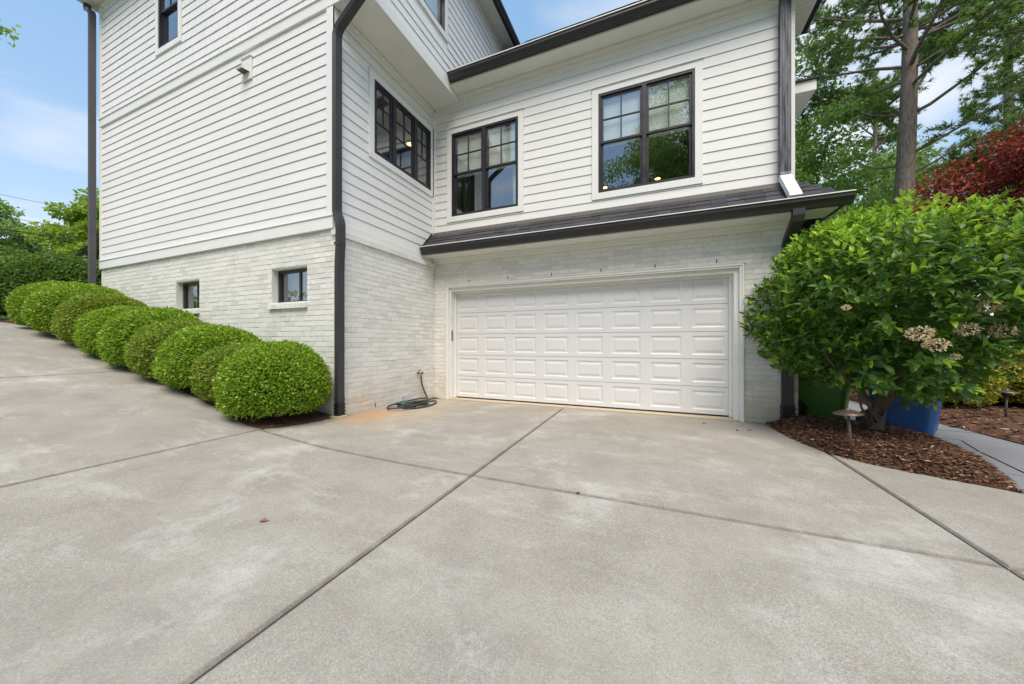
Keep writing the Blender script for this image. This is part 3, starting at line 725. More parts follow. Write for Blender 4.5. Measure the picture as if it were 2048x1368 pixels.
block('interior_wall', M_ROOM, -7.3, -0.9, 1.3, 1.4, 3.1, 5.75); block('interior_wall', M_ROOM, -0.45, -0.36, 0.15, 3.6, 3.1, 5.75); block('interior_wall', M_ROOM, -7.3, 5.5, 5.6, 5.7, 3.1, 5.75)
block('interior_wall', M_ROOM, -7.3, -0.5, -0.6, -0.5, 0.3, 2.9); block('interior_wall', M_ROOM, -7.3, 0.1, -0.2, -0.1, 6.0, 8.6); block('interior_wall', M_ROOM, -2.9, -2.8, -2.2, 1.3, 3.1, 5.75)
block('interior_wall', M_ROOM, -0.25, 5.55, 0.9, 1.0, -0.1, 2.7)
for x, y in ((2.55, 4.5), (3.99, 4.5), (-1.32, 0.49), (1.0, 4.5)):
    m = MB(); m.lathe([(0.075, 0), (0.075, 0.006)], (x, y, 5.738), 20); o = m.obj('ceiling_light', M_LAMP, house)
    m = MB(); m.lathe([(0.076, 0), (0.105, 0.0), (0.105, 0.01), (0.076, 0.01)], (x, y, 5.738), 20); m.obj('light_trim', M_TRIM, o)

# ---- windows
def frame_ring(m, F, s0, s1, z0, z1, w, d0, d1):
    pbox(m, F, s0, s1, d0, d1, z1 - w, z1); pbox(m, F, s0, s1, d0, d1, z0, z0 + w)
    pbox(m, F, s0, s0 + w, d0, d1, z0 + w, z1 - w); pbox(m, F, s1 - w, s1, d0, d1, z0 + w, z1 - w)
def pane(F, s0, s1, z0, z1, d, part):
    m = MB(); m.add([F(s0, d, z0), F(s1, d, z0), F(s1, d, z1), F(s0, d, z1)], [(0, 1, 2, 3)]); m.obj('pane', M_GLASS, part, fix=False)
def blind(F, s0, s1, z0, z1, d, part, pitch=0.035, mat=M_BLIND):
    m = MB(); z = z1 - 0.02
    pbox(m, F, s0, s1, d - 0.02, d + 0.01, z1 - 0.03, z1)
    while z > z0:
        m.add([F(s0, d - 0.003, z), F(s1, d - 0.003, z), F(s1, d + 0.002, z - pitch * 1.06), F(s0, d + 0.002, z - pitch * 1.06)], [(0, 1, 2, 3)]); z -= pitch
    pbox(m, F, s0, s1, d - 0.012, d + 0.012, z0 - 0.02, z0)
    tag(m.obj('blind', mat, part, fix=False), kind='stuff')
def casing(F, h, w, part_parent, head=0.0, prj=0.03, drip_=True):
    s0, s1, z0, z1 = h
    for a in ((s0 - w, s1 + w, z1, z1 + w), (s0 - w, s1 + w, z0 - w, z0), (s0 - w, s0, z0, z1), (s1, s1 + w, z0, z1)):
        m = MB(); pbox(m, F, a[0], a[1], -0.05, prj, a[2], a[3]); o = m.obj('casing_board', M_TRIM, part_parent)
    if drip_: m = MB(); pbox(m, F, s0 - w - 0.01, s1 + w + 0.01, -0.02, prj + 0.022, z1 + w + 0.0015, z1 + w + 0.016); m.obj('head_cap', M_TRIM, part_parent)
def window(F, h, units, kind, label=None, blinds=None, cas=TW):
    s0, s1, z0, z1 = h; m = MB(); frame_ring(m, F, s0, s1, z0, z1, 0.038, -0.06, 0.022)
    n = len(units); cuts = [s0]
    for u in units: cuts.append(cuts[-1] + u * (s1 - s0))
    for c in cuts[1:-1]: pbox(m, F, c - 0.032, c + 0.032, -0.06, 0.0205, z0 + 0.038, z1 - 0.038)
    part = m.obj('window', M_WIN, house)
    if label: part['label'] = label
    casing(F, h, cas, part)
    for i in range(n):
        a = cuts[i] + (0.038 if i == 0 else 0.032); b = cuts[i + 1] - (0.038 if i == n - 1 else 0.032)
        lo, hi = z0 + 0.038, z1 - 0.038
        if kind == 'hung':
            mid = lo + (hi - lo) * 0.515
            for (p, q, d) in ((mid - 0.018, hi, -0.012), (lo, mid + 0.018, -0.042)):
                sm = MB(); frame_ring(sm, F, a, b, p, q, 0.034, d - 0.022, d + 0.008); sm.obj('sash', M_WIN, part)
                pane(F, a + 0.03, b - 0.03, p + 0.03, q - 0.03, d - 0.006, part)
                if p > lo:
                    mm = MB(); c = (a + b) / 2; zc_ = (p + q) / 2
                    pbox(mm, F, c - 0.010, c + 0.010, d - 0.012, d + 0.006, p + 0.034, q - 0.034); pbox(mm, F, a + 0.034, c - 0.010, d - 0.0115, d + 0.0055, zc_ - 0.010, zc_ + 0.010); pbox(mm, F, c + 0.010, b - 0.034, d - 0.0115, d + 0.0055, zc_ - 0.010, zc_ + 0.010)
                    mm.obj('muntin', M_WIN, part)
            if blinds: blind(F, a + 0.035, b - 0.035, lo + (hi - lo) * blinds, hi - 0.03, -0.085, part)
        elif kind == 'casement':
            sm = MB(); frame_ring(sm, F, a, b, lo, hi, 0.040, -0.036, 0.004); sm.obj('sash', M_WIN, part); pane(F, a + 0.036, b - 0.036, lo + 0.036, hi - 0.036, -0.016, part)
            mm = MB(); c = (a + b) / 2; zz = [hi - 0.04 - (hi - lo - 0.08) * k for k in (0.27, 0.54)]
            pbox(mm, F, c - 0.009, c + 0.009, -0.02, -0.002, zz[1], hi - 0.04)
            for z in zz: pbox(mm, F, a + 0.04, b - 0.04, -0.0195, -0.0025, z - 0.009, z + 0.009)
            mm.obj('muntin', M_WIN, part)
    return part
wm = {}
wm['w2'] = window(G, W2, (0.5, 0.5), 'hung', 'large paired black window nearest the right downspout', blinds=0.50)
wm['w1'] = window(G, W1, (0.5, 0.5), 'hung', 'paired black window beside the inside corner', blinds=0.50)
wm['wr'] = window(Rt, WR, (0.31, 0.38, 0.31), 'casement', 'triple black casement window on the recessed side wall', cas=0.10)
wm['wu'] = window(Lf, WU, (1.0,), 'hung', 'small black window high on the left wall', cas=0.10)
wm['wj'] = window(Jt, WJ, (0.5, 0.5), 'hung', 'upper window under the high eave', blinds=0.02, cas=0.10)
# warm curtain edge behind the lower panes of the corner window
m = MB()
for k in range(9): m.box(1.40 + k * 0.016, 1.412 + k * 0.016, 0.16 + 0.02 * (k % 2), 0.175 + 0.02 * (k % 2), 3.75, 5.28)
m.obj('curtain', M_BLIND, wm['w1'])
# small basement sliders set deep in the brick
def slider(h, shelf):
    F = lambda s, d, z: (s, -2.37 - d, z); s0, s1, z0, z1 = h
    m = MB(); frame_ring(m, F, s0, s1, z0, z1 - 0.012, 0.045, -0.16, -0.105); c = s0 + (s1 - s0) * 0.62; pbox(m, F, c - 0.018, c + 0.018, -0.155, -0.110, z0 + 0.045, z1 - 0.057)
    part = m.obj('basement_window', M_WIN, house); part['label'] = 'small black slider under the siding, nearer the corner' if shelf else 'small black slider further up the slope'
    pane(F, s0 + 0.04, c - 0.015, z0 + 0.04, z1 - 0.05, -0.135, part); pane(F, c + 0.015, s1 - 0.04, z0 + 0.04, z1 - 0.05, -0.125, part)
    m = MB(); pbox(m, F, s0, s1, -0.10, -0.012, z1 - 0.012, z1 - 0.001); m.obj('lintel', M_JAMB, part)
    m = MB(); pbox(m, F, s0 + 0.05, c, -0.30, -0.28, z0, z1); m.obj('roller_blind', M_ROOM, part)
    if shelf:
        for k in range(6): m = MB(); pbox(m, F, c, s1 + 0.1, -0.30, -0.29, z0 + 0.03 + k * 0.075, z0 + 0.042 + k * 0.075); m.obj('shelf', M_TRIM, part)
slider(S1, True); slider(S2, False)

# ---- wall vent
m = MB(); pbox(m, Lf, VB[0] + 0.003, VB[1] - 0.003, 0.0, 0.034, VB[2] + 0.003, VB[3] - 0.003); vent = m.obj('wall_vent', M_TRIM, house)
m = MB(); c, z = -2.25, 5.60; m.add([Lf(c - 0.085, 0.035, z + 0.10), Lf(c + 0.085, 0.035, z + 0.10), Lf(c + 0.085, 0.035, z - 0.05), Lf(c - 0.085, 0.035, z - 0.05), Lf(c - 0.07, 0.15, z - 0.03), Lf(c + 0.07, 0.15, z - 0.03), Lf(c + 0.07, 0.14, z - 0.055), Lf(c - 0.07, 0.14, z - 0.055)],
    [(0, 1, 5, 4), (0, 4, 7, 3), (1, 2, 6, 5), (4, 5, 6, 7)]); m.obj('vent_hood', M_TRIM, vent, fix=False)
m = MB(); pbox(m, Lf, c - 0.07, c + 0.07, 0.036, 0.135, z - 0.048, z - 0.042); m.obj('vent_grille', M_FLASH, vent)
m = MB(); pbox(m, Lf, VB[0] - 0.01, VB[1] + 0.01, 0.0, 0.055, VB[3] - 0.001, VB[3] + 0.012); m.obj('head_cap', M_TRIM, vent)

# ---- garage door
DX0, DX1, DY, DZ0, DZ1 = 0.085, 4.985, 0.20, 0.034, 2.185
m = MB(); m.box(DX0 - 0.03, DX1 + 0.03, DY + 0.035, DY + 0.06, DZ0, DZ1 + 0.05); gd = m.obj('garage_door', M_DOOR, house); gd['label'] = 'wide white raised panel garage door'
sec = (DZ1 - DZ0) / 5; cw = (DX1 - DX0) / 8
def raised(m, x0, x1, z0, z1):
    # frame groove then raised field, all facing -Y
    def ring(e, d): return [(x0 + e, DY + d, z0 + e), (x1 - e, DY + d, z0 + e), (x1 - e, DY + d, z1 - e), (x0 + e, DY + d, z1 - e)]
    R_ = [ring(0, 0), ring(0.020, 0.010), ring(0.036, 0.010), ring(0.070, 0.001)]
    b = len(m.v)
    for r in R_: m.v += r
    for i in range(3):
        for k in range(4): m.f.append((b + i * 4 + k, b + i * 4 + (k + 1) % 4, b + i * 4 + 4 + (k + 1) % 4, b + i * 4 + 4 + k))
    m.f.append((b + 12, b + 13, b + 14, b + 15))
for r in range(5):
    z0, z1 = DZ0 + r * sec + 0.003, DZ0 + (r + 1) * sec - 0.003
    holes = [(DX0 + c * cw + 0.075, DX0 + (c + 1) * cw - 0.075, z0 + 0.062, z1 - 0.062) for c in range(8)]
    m = MB(); wall_holes(m, lambda s, d, z: (s, DY - d, z), DX0, DX1, z0, z1, -0.034, 0.0, holes); m.obj('door_section', M_DOOR, gd)
    for h in holes:
        m = MB(); raised(m, h[0], h[1], h[2], h[3]); m.obj('raised_panel', M_DOOR, gd, fix=False)
m = MB(); m.box(DX0, DX1, DY - 0.004, DY + 0.03, 0.012, 0.033); m.obj('weather_seal', M_BLACK, gd)
m = MB(); m.box(0.02, 5.08, 0.006, DY + 0.4, -0.06, 0.012); m.obj('threshold', M_THRESH, house)
# jambs, header, brickmould casing
def jamb(name, *b): m = MB(); m.box(*b); o = m.obj(name, M_JAMB, house); bv = o.modifiers.new('edge', 'BEVEL'); bv.width = 0.004; bv.segments = 2
jamb('door_jamb', 0.055, 0.085, 0.03, DY - 0.002, 0.013, 2.1855); jamb('door_jamb', 4.985, 5.045, 0.03, DY - 0.002, 0.013, 2.1855); jamb('door_head', 0.0555, 5.0445, 0.03, DY + 0.02, 2.186, 2.25)
jamb('door_stop', 0.085, 0.125, DY - 0.045, DY - 0.004, 0.02, 2.186); jamb('door_stop', 4.945, 4.985, DY - 0.045, DY - 0.004, 0.02, 2.186); jamb('door_stop', 0.125, 4.945, DY - 0.045, DY - 0.004, 2.15, 2.186)
jamb('brickmould', 0.004, 0.054, -0.020, 0.20, 0.0, 2.30); jamb('brickmould', 5.046, 5.096, -0.020, 0.20, 0.0, 2.30); jamb('brickmould', 0.0545, 5.0455, -0.020, 0.20, 2.251, 2.30)
jamb('brickmould_bead', 0.0, 0.026, -0.034, -0.0205, 0.0, 2.304); jamb('brickmould_bead', 5.074, 5.10, -0.034, -0.0205, 0.0, 2.304); jamb('brickmould_bead', 0.0265, 5.0735, -0.034, -0.0205, 2.278, 2.304)
block('steel_lintel', M_RUST, -0.02, 5.12, -0.012, -0.004, 2.3045, 2.3105)
m = MB(); m.box(0.0855, 0.0945, 0.05, 0.095, 1.18, 1.40); kp = m.obj('door_keypad', M_STEEL, house)
m = MB()
for k in range(5): m.box(0.095, 0.0985, 0.058, 0.087, 1.21 + k * 0.032, 1.232 + k * 0.032)
m.obj('keypad_button', M_FLASH, kp)

# ---- downspouts
def rect_prof(a, b, rib=0.004, n=4):
    p = []
    def edge(x0, y0, x1, y1, nx, ny):
        for i in range(n * 2):
            t = i / (n * 2); q = rib if i % 2 else 0; p.append((x0 + (x1 - x0) * t - nx * q, y0 + (y1 - y0) * t - ny * q))
    edge(-a, -b, a, -b, 0, -1); edge(a, -b, a, b, 1, 0); edge(a, b, -a, b, 0, 1); edge(-a, b, -a, -b, -1, 0)
    return p
def downspout(path, side, prof, mat=M_DARK, label=None):
    m = MB(); m.sweep(path, prof, side); o = m.obj('downspout', mat, house)
    if label: o['label'] = label
    return o
def corr(path_bottom, top, w, d, parent, side):
    m = MB(); n = 9
    for k in range(n):
        z = path_bottom[2] + (top - path_bottom[2]) * k / n; h = (top - path_bottom[2]) / n; q = 0.006 if k % 2 else 0
        m.box(path_bottom[0] - w - q, path_bottom[0] + w + q, path_bottom[1] - d - q, path_bottom[1] + d + q, z, z + h)
    m.obj('drain_boot', M_BLACK, parent)
pf = rect_prof(0.052, 0.038); y = -2.372
ds = downspout([(0.355, y, 7.0), (0.355, y, 6.10), (0.34, y, 6.03), (0.29, y, 5.97), (-0.20, y, 5.62), (-0.24, y, 5.57), (-0.262, y, 5.50), (-0.262, y, 3.02), (-0.250, y, 2.97), (-0.205, y, 2.87), (-0.193, y, 2.82), (-0.193, y, 2.55), (-0.205, y, 2.40), (-0.215, y, 2.2), (-0.215, y, 0.30)], (0, 1, 0), pf, label='bronze downspout at the front corner')
corr((-0.215, y, 0.10), 0.31, 0.040, 0.054, ds, 0); m = MB(); m.box(-0.29, -0.13, y - 0.10, y + 0.06, 0.02, 0.125); m.obj('concrete_pad', M_THRESH, ds)
for zb in (2.55, 0.36):
    m = MB(); m.box(-0.216 - .042, -0.216 + .042, y - 0.056, y + 0.056, zb - 0.02, zb + 0.02); m.obj('pipe_collar', M_DARK, ds)
y = -0.07; pr2 = rect_prof(0.062, 0.040)
ds2 = downspout([(5.565, -0.28, 6.08), (5.565, -0.28, 6.03), (5.565, -0.10, 5.93), (5.565, y, 5.86), (5.565, y, 3.50), (5.565, y - 0.02, 3.455)], (1, 0, 0), pr2, M_WORN_SHEEN, label='weathered downspout running down to the small roof')
m = MB(); m.sweep([(5.565, -0.075, 3.47), (5.565, -0.12, 3.40), (5.565, -0.42, 3.075), (5.565, -0.46, 3.02)], rect_prof(0.066, 0.035), (1, 0, 0)); m.obj('downspout_shoe', M_GALV, ds2)
ds3 = downspout([(5.60, -0.43, 2.87), (5.60, -0.43, 2.80), (5.60, -0.40, 2.74), (5.60, -0.11, 2.56), (5.60, -0.065, 2.47), (5.60, -0.06, 2.30), (5.60, -0.06, 0.30)], (1, 0, 0), rect_prof(0.062, 0.042), label='black downspout behind the big shrub')
corr((5.60, -0.06, -0.02), 0.30, 0.068, 0.05, ds3, 0)
ds4 = downspout(mat=M_SHEENGREY, path=[(-7.80, -2.50, 8.74), (-7.80, -2.50, 8.64), (-7.77, -2.50, 8.56), (-7.60, -2.50, 8.47), (-7.555, -2.50, 8.38), (-7.555, -2.50, 1.2)], side=(0, 1, 0), prof=rect_prof(0.050, 0.04), label='grey downspout on the far left corner')

# ---- garden tap
fy, fz = -0.55, 0.568
m = MB(); m.tube([(-0.31, fy, fz), (-0.235, fy, fz), (-0.215, fy, fz - 0.012), (-0.205, fy, fz - 0.045)], [0.016, 0.017, 0.016, 0.015], 10); tap = m.obj('garden_tap', M_BRASS, house, True)
m = MB(); m.lathe([(0.006, 0.0), (0.006, 0.035), (0.03, 0.036), (0.033, 0.044), (0.02, 0.05)], (-0.245, fy, fz + 0.012), 14); m.obj('tap_handle', M_BRASS, tap)
m = MB(); m.tube([(-0.25, fy + 0.01, fz), (-0.24, fy + 0.09, fz - 0.005)], 0.010, 8); m.tube([(-0.24, fy + 0.085, fz + 0.02), (-0.24, fy + 0.095, fz - 0.03)], 0.014, 8); m.obj('tap_valve', M_BRASS, tap)
# mounded escutcheon
m = MB(); m.lathe([(0.03, 0), (0.03, 0.004)], (0, 0, 0), 14); 
# ---- side bump-out far right
m = MB(); m.box(5.70, 6.03, 1.35, 4.0, 0.0, 5.15); m.obj('side_bay', M_SID, house)
m = MB(); m.box(5.70, 6.27, 0.95, 4.2, 5.17, 5.33); m.obj('bay_eave', M_TRIM, house)
m = MB(); m.hexa([(5.70, 0.92, 5.332), (6.31, 0.92, 5.332), (6.31, 4.2, 5.332), (5.70, 4.2, 5.332), (5.70, 0.92, 5.36), (6.31, 0.92, 5.36), (5.9, 4.2, 5.8), (5.70, 4.2, 5.8)]); m.obj('bay_roof', M_SHG, house)

# ------------------------------------------------------------------ garden beds
def resample(pl, n):
    pl = np.array(pl, float); d = np.r_[0, np.cumsum(np.linalg.norm(np.diff(pl, axis=0), axis=1))]
    t = np.linspace(0, d[-1], n); return np.stack([np.interp(t, d, pl[:, k]) for k in range(2)], 1)
def smooth(pl, it=3):
    pl = np.array(pl, float)
    for _ in range(it):
        q = [pl[0]]
        for a, b in zip(pl[:-1], pl[1:]): q += [a * 0.75 + b * 0.25, a * 0.25 + b * 0.75]
        pl = np.array(q + [pl[-1]])
    return pl
def bed(name, A, B, H, chips, n=90, k=22, lift=0.006, size=(0.025, 0.085)):
    A = resample(smooth(A), n); B = resample(smooth(B), n); V = []
    hfun = lambda t: H * (1 - (2 * abs(t - 0.5)) ** 3.0)
    for i in range(n):
        for j in range(k):
            t = j / (k - 1); p = A[i] * (1 - t) + B[i] * t; e = min(1, i / 10, (n - 1 - i) / 10)
            w = np.linalg.norm(A[i] - B[i]); hh = hfun(t) * min(1, w / 0.8) * e
            jit = rng.uniform(-0.012, 0.014) if 0 < j < k - 1 and 0 < i < n - 1 else 0
            V.append((p[0], p[1], gz(p[0], p[1]) + lift + hh + jit))
    F = [(i * k + j, i * k + j + 1, (i + 1) * k + j + 1, (i + 1) * k + j) for i in range(n - 1) for j in range(k - 1)]
    o = link(name, np_mesh(name, V, F, M_MULCH, smooth=False)); tag(o, kind='structure')
    V = np.array(V).reshape(n, k, 3)
    ii = rng.uniform(0, n - 1.001, chips); 
    wid = np.linalg.norm(A - B, axis=1); pr = wid / wid.sum(); ii = np.interp(rng.uniform(0, 1, chips), np.cumsum(pr), np.arange(n)).clip(0, n - 1.01)
    jj = rng.uniform(0, k - 1.001, chips); i0 = ii.astype(int); j0 = jj.astype(int); fi = (ii - i0)[:, None]; fj = (jj - j0)[:, None]
    P = (V[i0, j0] * (1 - fi) + V[i0 + 1, j0] * fi) * (1 - fj) + (V[i0, j0 + 1] * (1 - fi) + V[i0 + 1, j0 + 1] * fi) * fj
    P[:, 2] += rng.uniform(0.0, 0.014, chips)
    a = rng.uniform(0, 2 * np.pi, chips); D = np.stack([np.cos(a), np.sin(a), rng.normal(0, 0.22, chips)], 1)
    N = unit(np.array([0, 0, 1.0]) + rng.normal(0, 0.35, (chips, 3))); L = rng.uniform(*size, chips); W = L * rng.uniform(0.12, 0.4, chips)
    v, f = leaves(P, D, N, L, W, 0.1)
    tag(link('bark_chips', np_mesh('bark_chips', v, f, M_CHIP)), 'brown bark chips covering the planting bed', kind='stuff')
    return V
EDGE = [(5.36, -0.02), (5.36, -0.3), (5.40, -0.75), (5.52, -1.25), (5.72, -1.55), (6.05, -1.75), (6.50, -1.97)]
BACK = [(5.60, 0.0), (6.1, 0.22), (6.62, 0.22), (6.98, -0.12), (6.90, -0.75), (6.68, -1.45), (6.50, -1.97)]
bed('mulch_bed', EDGE, BACK, 0.13, 26000, size=(0.016, 0.06))
bed('mulch_bed', [(-0.28, -2.38), (-1.0, -2.38), (-4.0, -2.38), (-8.5, -2.38), (-12, -2.3)], [(-0.25, -2.66), (-0.36, -3.22), (-0.62, -3.34), (-1.4, -3.2), (-4.0, -3.09), (-8.5, -3.09), (-12, -3.2)], 0.05, 9000, n=140, k=14, size=(0.016, 0.06))
bed('mulch_bed', [(7.75, -0.4), (7.74, 0.3), (7.62, 1.0), (7.50, 2.4), (7.5, 6.0)], [(13, -1.5), (13, 0.5), (13, 1.5), (13, 3.0), (13, 6.5)], 0.10, 12000, n=60, k=40, size=(0.04, 0.12))
# slate path
m = MB(); m.box(5.745, 7.78, -1.955, 9, -0.07, -0.022); path = tag(m.obj('garden_path', M_SOIL), kind='structure')
rows = [-1.95, -1.30, -0.75, -0.1, 0.55, 1.3, 2.1, 3.0, 4.2, 5.6, 7.2, 9.0]; pr_ = random.Random(3)
pts = [[(5.76 + (7.76 - 5.76) * i / 3 + (pr_.uniform(-0.22, 0.22) if 0 < i < 3 else 0), y + (pr_.uniform(-0.16, 0.16) if 0 < j < len(rows) - 1 else 0)) for i in range(4)] for j, y in enumerate(rows)]
for j in range(len(rows) - 1):
    for i in range(3):
        q = [Vector((*pts[j][i], 0)), Vector((*pts[j][i + 1], 0)), Vector((*pts[j + 1][i + 1], 0)), Vector((*pts[j + 1][i], 0))]; c = sum(q, Vector()) / 4
        q = [p + (c - p).normalized() * 0.011 for p in q]; h = pr_.uniform(-0.004, 0.003); m = MB()
        m.hexa([*(Vector((p.x, p.y, -0.03)) for p in q), *(Vector((p.x, p.y, -0.002 + h)) for p in q)]); m.obj('flagstone', M_SLATE, path)

# ------------------------------------------------------------------ small things
def hose():
    P = []; cx0, cy0 = -0.02, -1.02
    drop = [(-0.205, fy, fz - 0.05), (-0.20, fy + 0.0, 0.40), (-0.17, fy + 0.03, 0.25), (-0.11, fy + 0.06, 0.10), (-0.06, fy + 0.06, 0.035)]
    n = 150; rr = random.Random(4)
    for i in range(n):
        t = i / (n - 1); a = math.pi / 2 - t * 2 * math.pi * 5.3; r = 0.98 - 0.42 * abs(math.sin(t * 7.0)) ** 1.5 - 0.18 * t
        ox, oy = 0.05 * math.sin(t * 11), 0.09 * math.sin(t * 8 + 1)
        x = cx0 + 0.245 * r * math.cos(a) + ox; yy = cy0 + 0.52 * r * math.sin(a) + oy
        P.append((x, yy, 0.020 + gz(max(0, x), yy) + 0.016 * (i // 28) * 0.8 + 0.008 * math.sin(i * 0.6)))
    P = drop + P
    # Catmull smoothing
    Q = []
    for i in range(len(P) - 1):
        p0, p1, p2, p3 = (Vector(P[max(0, i - 1)]), Vector(P[i]), Vector(P[i + 1]), Vector(P[min(len(P) - 1, i + 2)]))
        for k in range(3):
            t = k / 3; Q.append(0.5 * ((2 * p1) + (-p0 + p2) * t + (2 * p0 - 5 * p1 + 4 * p2 - p3) * t * t + (-p0 + 3 * p1 - 3 * p2 + p3) * t ** 3))
    e = empty('garden_hose', (cx0, cy0, 0.0), label='black rubber hose hanging from the tap and coiled on the concrete', cat='hose')
    m = MB(); m.tube([q - Vector((cx0, cy0, 0)) for q in Q], 0.0145, 8); m.obj('hose_coil', M_HOSE, e, True)
    m = MB(); m.tube([(-0.10, -0.22, 0.10), (-0.06, -0.14, 0.105), (-0.03, -0.08, 0.12)], [0.018, 0.024, 0.02], 10); nz = m.obj('spray_nozzle', M_GREENPL, e, True)
    m = MB(); m.tube([(-0.11, -0.24, 0.10), (-0.12, -0.27, 0.115)], [0.022, 0.026], 10); m.obj('nozzle_head', M_BLACK, nz)
hose()
m = MB(); c = Vector((1.57, -4.47, 0.0)); L = 0.062
m.add([(-.5 * L, 0, .004), (-.1 * L, .28 * L, .018), (.5 * L, .05 * L, .006), (-.1 * L, -.30 * L, .016), (0, 0, .024)], [(0, 4, 1), (1, 4, 2), (2, 4, 3), (3, 4, 0)])
dl = m.obj('dry_leaf', M_DEAD, fix=False); dl.location = c + Vector((0, 0, gz(1.57, -4.47))); dl.rotation_euler = (0, 0, 0.5); tag(dl, 'curled brown dry leaf lying alone on the driveway slab', 'leaf')
# debris specks on the slabs
deb = [(4.55, -0.35, 0.02), (4.9, -0.62, 0.025), (5.05, -0.55, 0.02), (3.35, -3.27, 0.013), (1.15, -2.6, 0.012), (0.9, -3.9, 0.012)]
for i, (x, y_, s) in enumerate(deb[:4]):
    m = MB(); m.box(-s, s, -s * 0.5, s * 0.5, 0.001, s * 0.35); o = m.obj('bark_flake', M_SOIL); o.location = (x, y_, gz(x, y_)); o.rotation_euler = (0.05, 0.1, i * 1.3)
    tag(o, ['dark bark flake on concrete just before the garage threshold', 'brown bark flake near the right end of the garage door', 'bark flake on concrete beside the mulch corner', 'dark flake caught in the slab joint across the driveway'][i], 'debris', 'bits of bark on the driveway')

# bins
def bin_(name, loc, rz, matb, label, lid_mat):
    e = empty(name, loc, rz, label=label, cat='bin', group='wheeled bins by the path')
    m = MB(); r = []
    N_ = 24
    def ringp(w, d, z, c=0.07):
        o = []
        for qx, qy, a0 in ((1, -1, -90), (1, 1, 0), (-1, 1, 90), (-1, -1, 180)):
            for k in range(6):
                a = R(a0 + 18 * k); o.append((qx * (w - c) + c * math.cos(a), qy * (d - c) + c * math.sin(a), z))
        return o
    def shell(Z, c):
        m = MB()
        for w, d, z in Z: m.v += ringp(w, d, z, c)
        for i in range(len(Z) - 1):
            for j in range(N_): m.f.append((i * N_ + j, i * N_ + (j + 1) % N_, (i + 1) * N_ + (j + 1) % N_, (i + 1) * N_ + j))
        m.f.append(tuple(range(N_ - 1, -1, -1))); m.f.append(tuple(range((len(Z) - 1) * N_, len(Z) * N_))); return m
    shell([(0.225, 0.245, 0.03), (0.235, 0.255, 0.05), (0.29, 0.33, 0.90), (0.295, 0.335, 0.905), (0.312, 0.352, 0.915), (0.312, 0.352, 0.99)], 0.075).obj('bin_body', matb, e)
    shell([(0.325, 0.37, 0.992), (0.325, 0.37, 1.02), (0.30, 0.345, 1.035), (0.20, 0.25, 1.07)], 0.08).obj('bin_lid', lid_mat, e)
    for sx_ in (-1, 1):
        m = MB(); m.tube([(sx_ * 0.25, 0.27, 0.135), (sx_ * 0.31, 0.27, 0.135)], 0.135, 24); w = m.obj('wheel', M_BLACK, e)
        m = MB(); m.tube([(sx_ * 0.311, 0.27, 0.135), (sx_ * 0.317, 0.27, 0.135)], 0.07, 16); m.obj('hub', M_HOSE, w)
    m = MB(); m.tube([(-0.24, 0.27, 0.135), (0.24, 0.27, 0.135)], 0.012, 8); m.obj('axle', M_BLACK, e)
    m = MB(); m.tube([(-0.26, 0.36, 0.94), (-0.26, 0.43, 0.98), (0.26, 0.43, 0.98), (0.26, 0.36, 0.94)], 0.016, 8); m.obj('handle', matb, e)
bin_('wheelie_bin', (6.29, 0.80, 0.0), R(62), M_BING, 'green wheeled bin standing beside the brick corner', M_BING)
bin_('wheelie_bin', (6.90, 0.16, 0.0), R(57), M_BINB, 'blue wheeled bin standing on the slate path', M_BINB)

def path_light(loc, tilt, label):
    e = empty('path_light', loc, label=label, cat='garden light', group='bronze path lights'); e.rotation_euler = tilt
    m = MB(); m.tube([(0, 0, -0.05), (0, 0, 0.40)], [0.013, 0.012], 10); m.obj('stem', M_BRONZE, e, True)
    m = MB(); m.lathe([(0.112, 0.402), (0.114, 0.407), (0.078, 0.424), (0.040, 0.440), (0.017, 0.449), (0.014, 0.463), (0.004, 0.467)], (0, 0, 0), 28); m.obj('lamp_hat', M_BRONZE, e, True)
    m = MB(); m.lathe([(0.016, 0.385), (0.017, 0.41)], (0, 0, 0), 14); m.obj('lamp_holder', M_STEEL, e)
path_light((5.71, -1.45, 0.045), (R(2), R(-5), 0), 'bronze hat path light in front of the shrub trunk')
path_light((8.55, 1.35, 0.03), (0, R(3), 0.4), 'bronze hat path light before the golden shrubs')

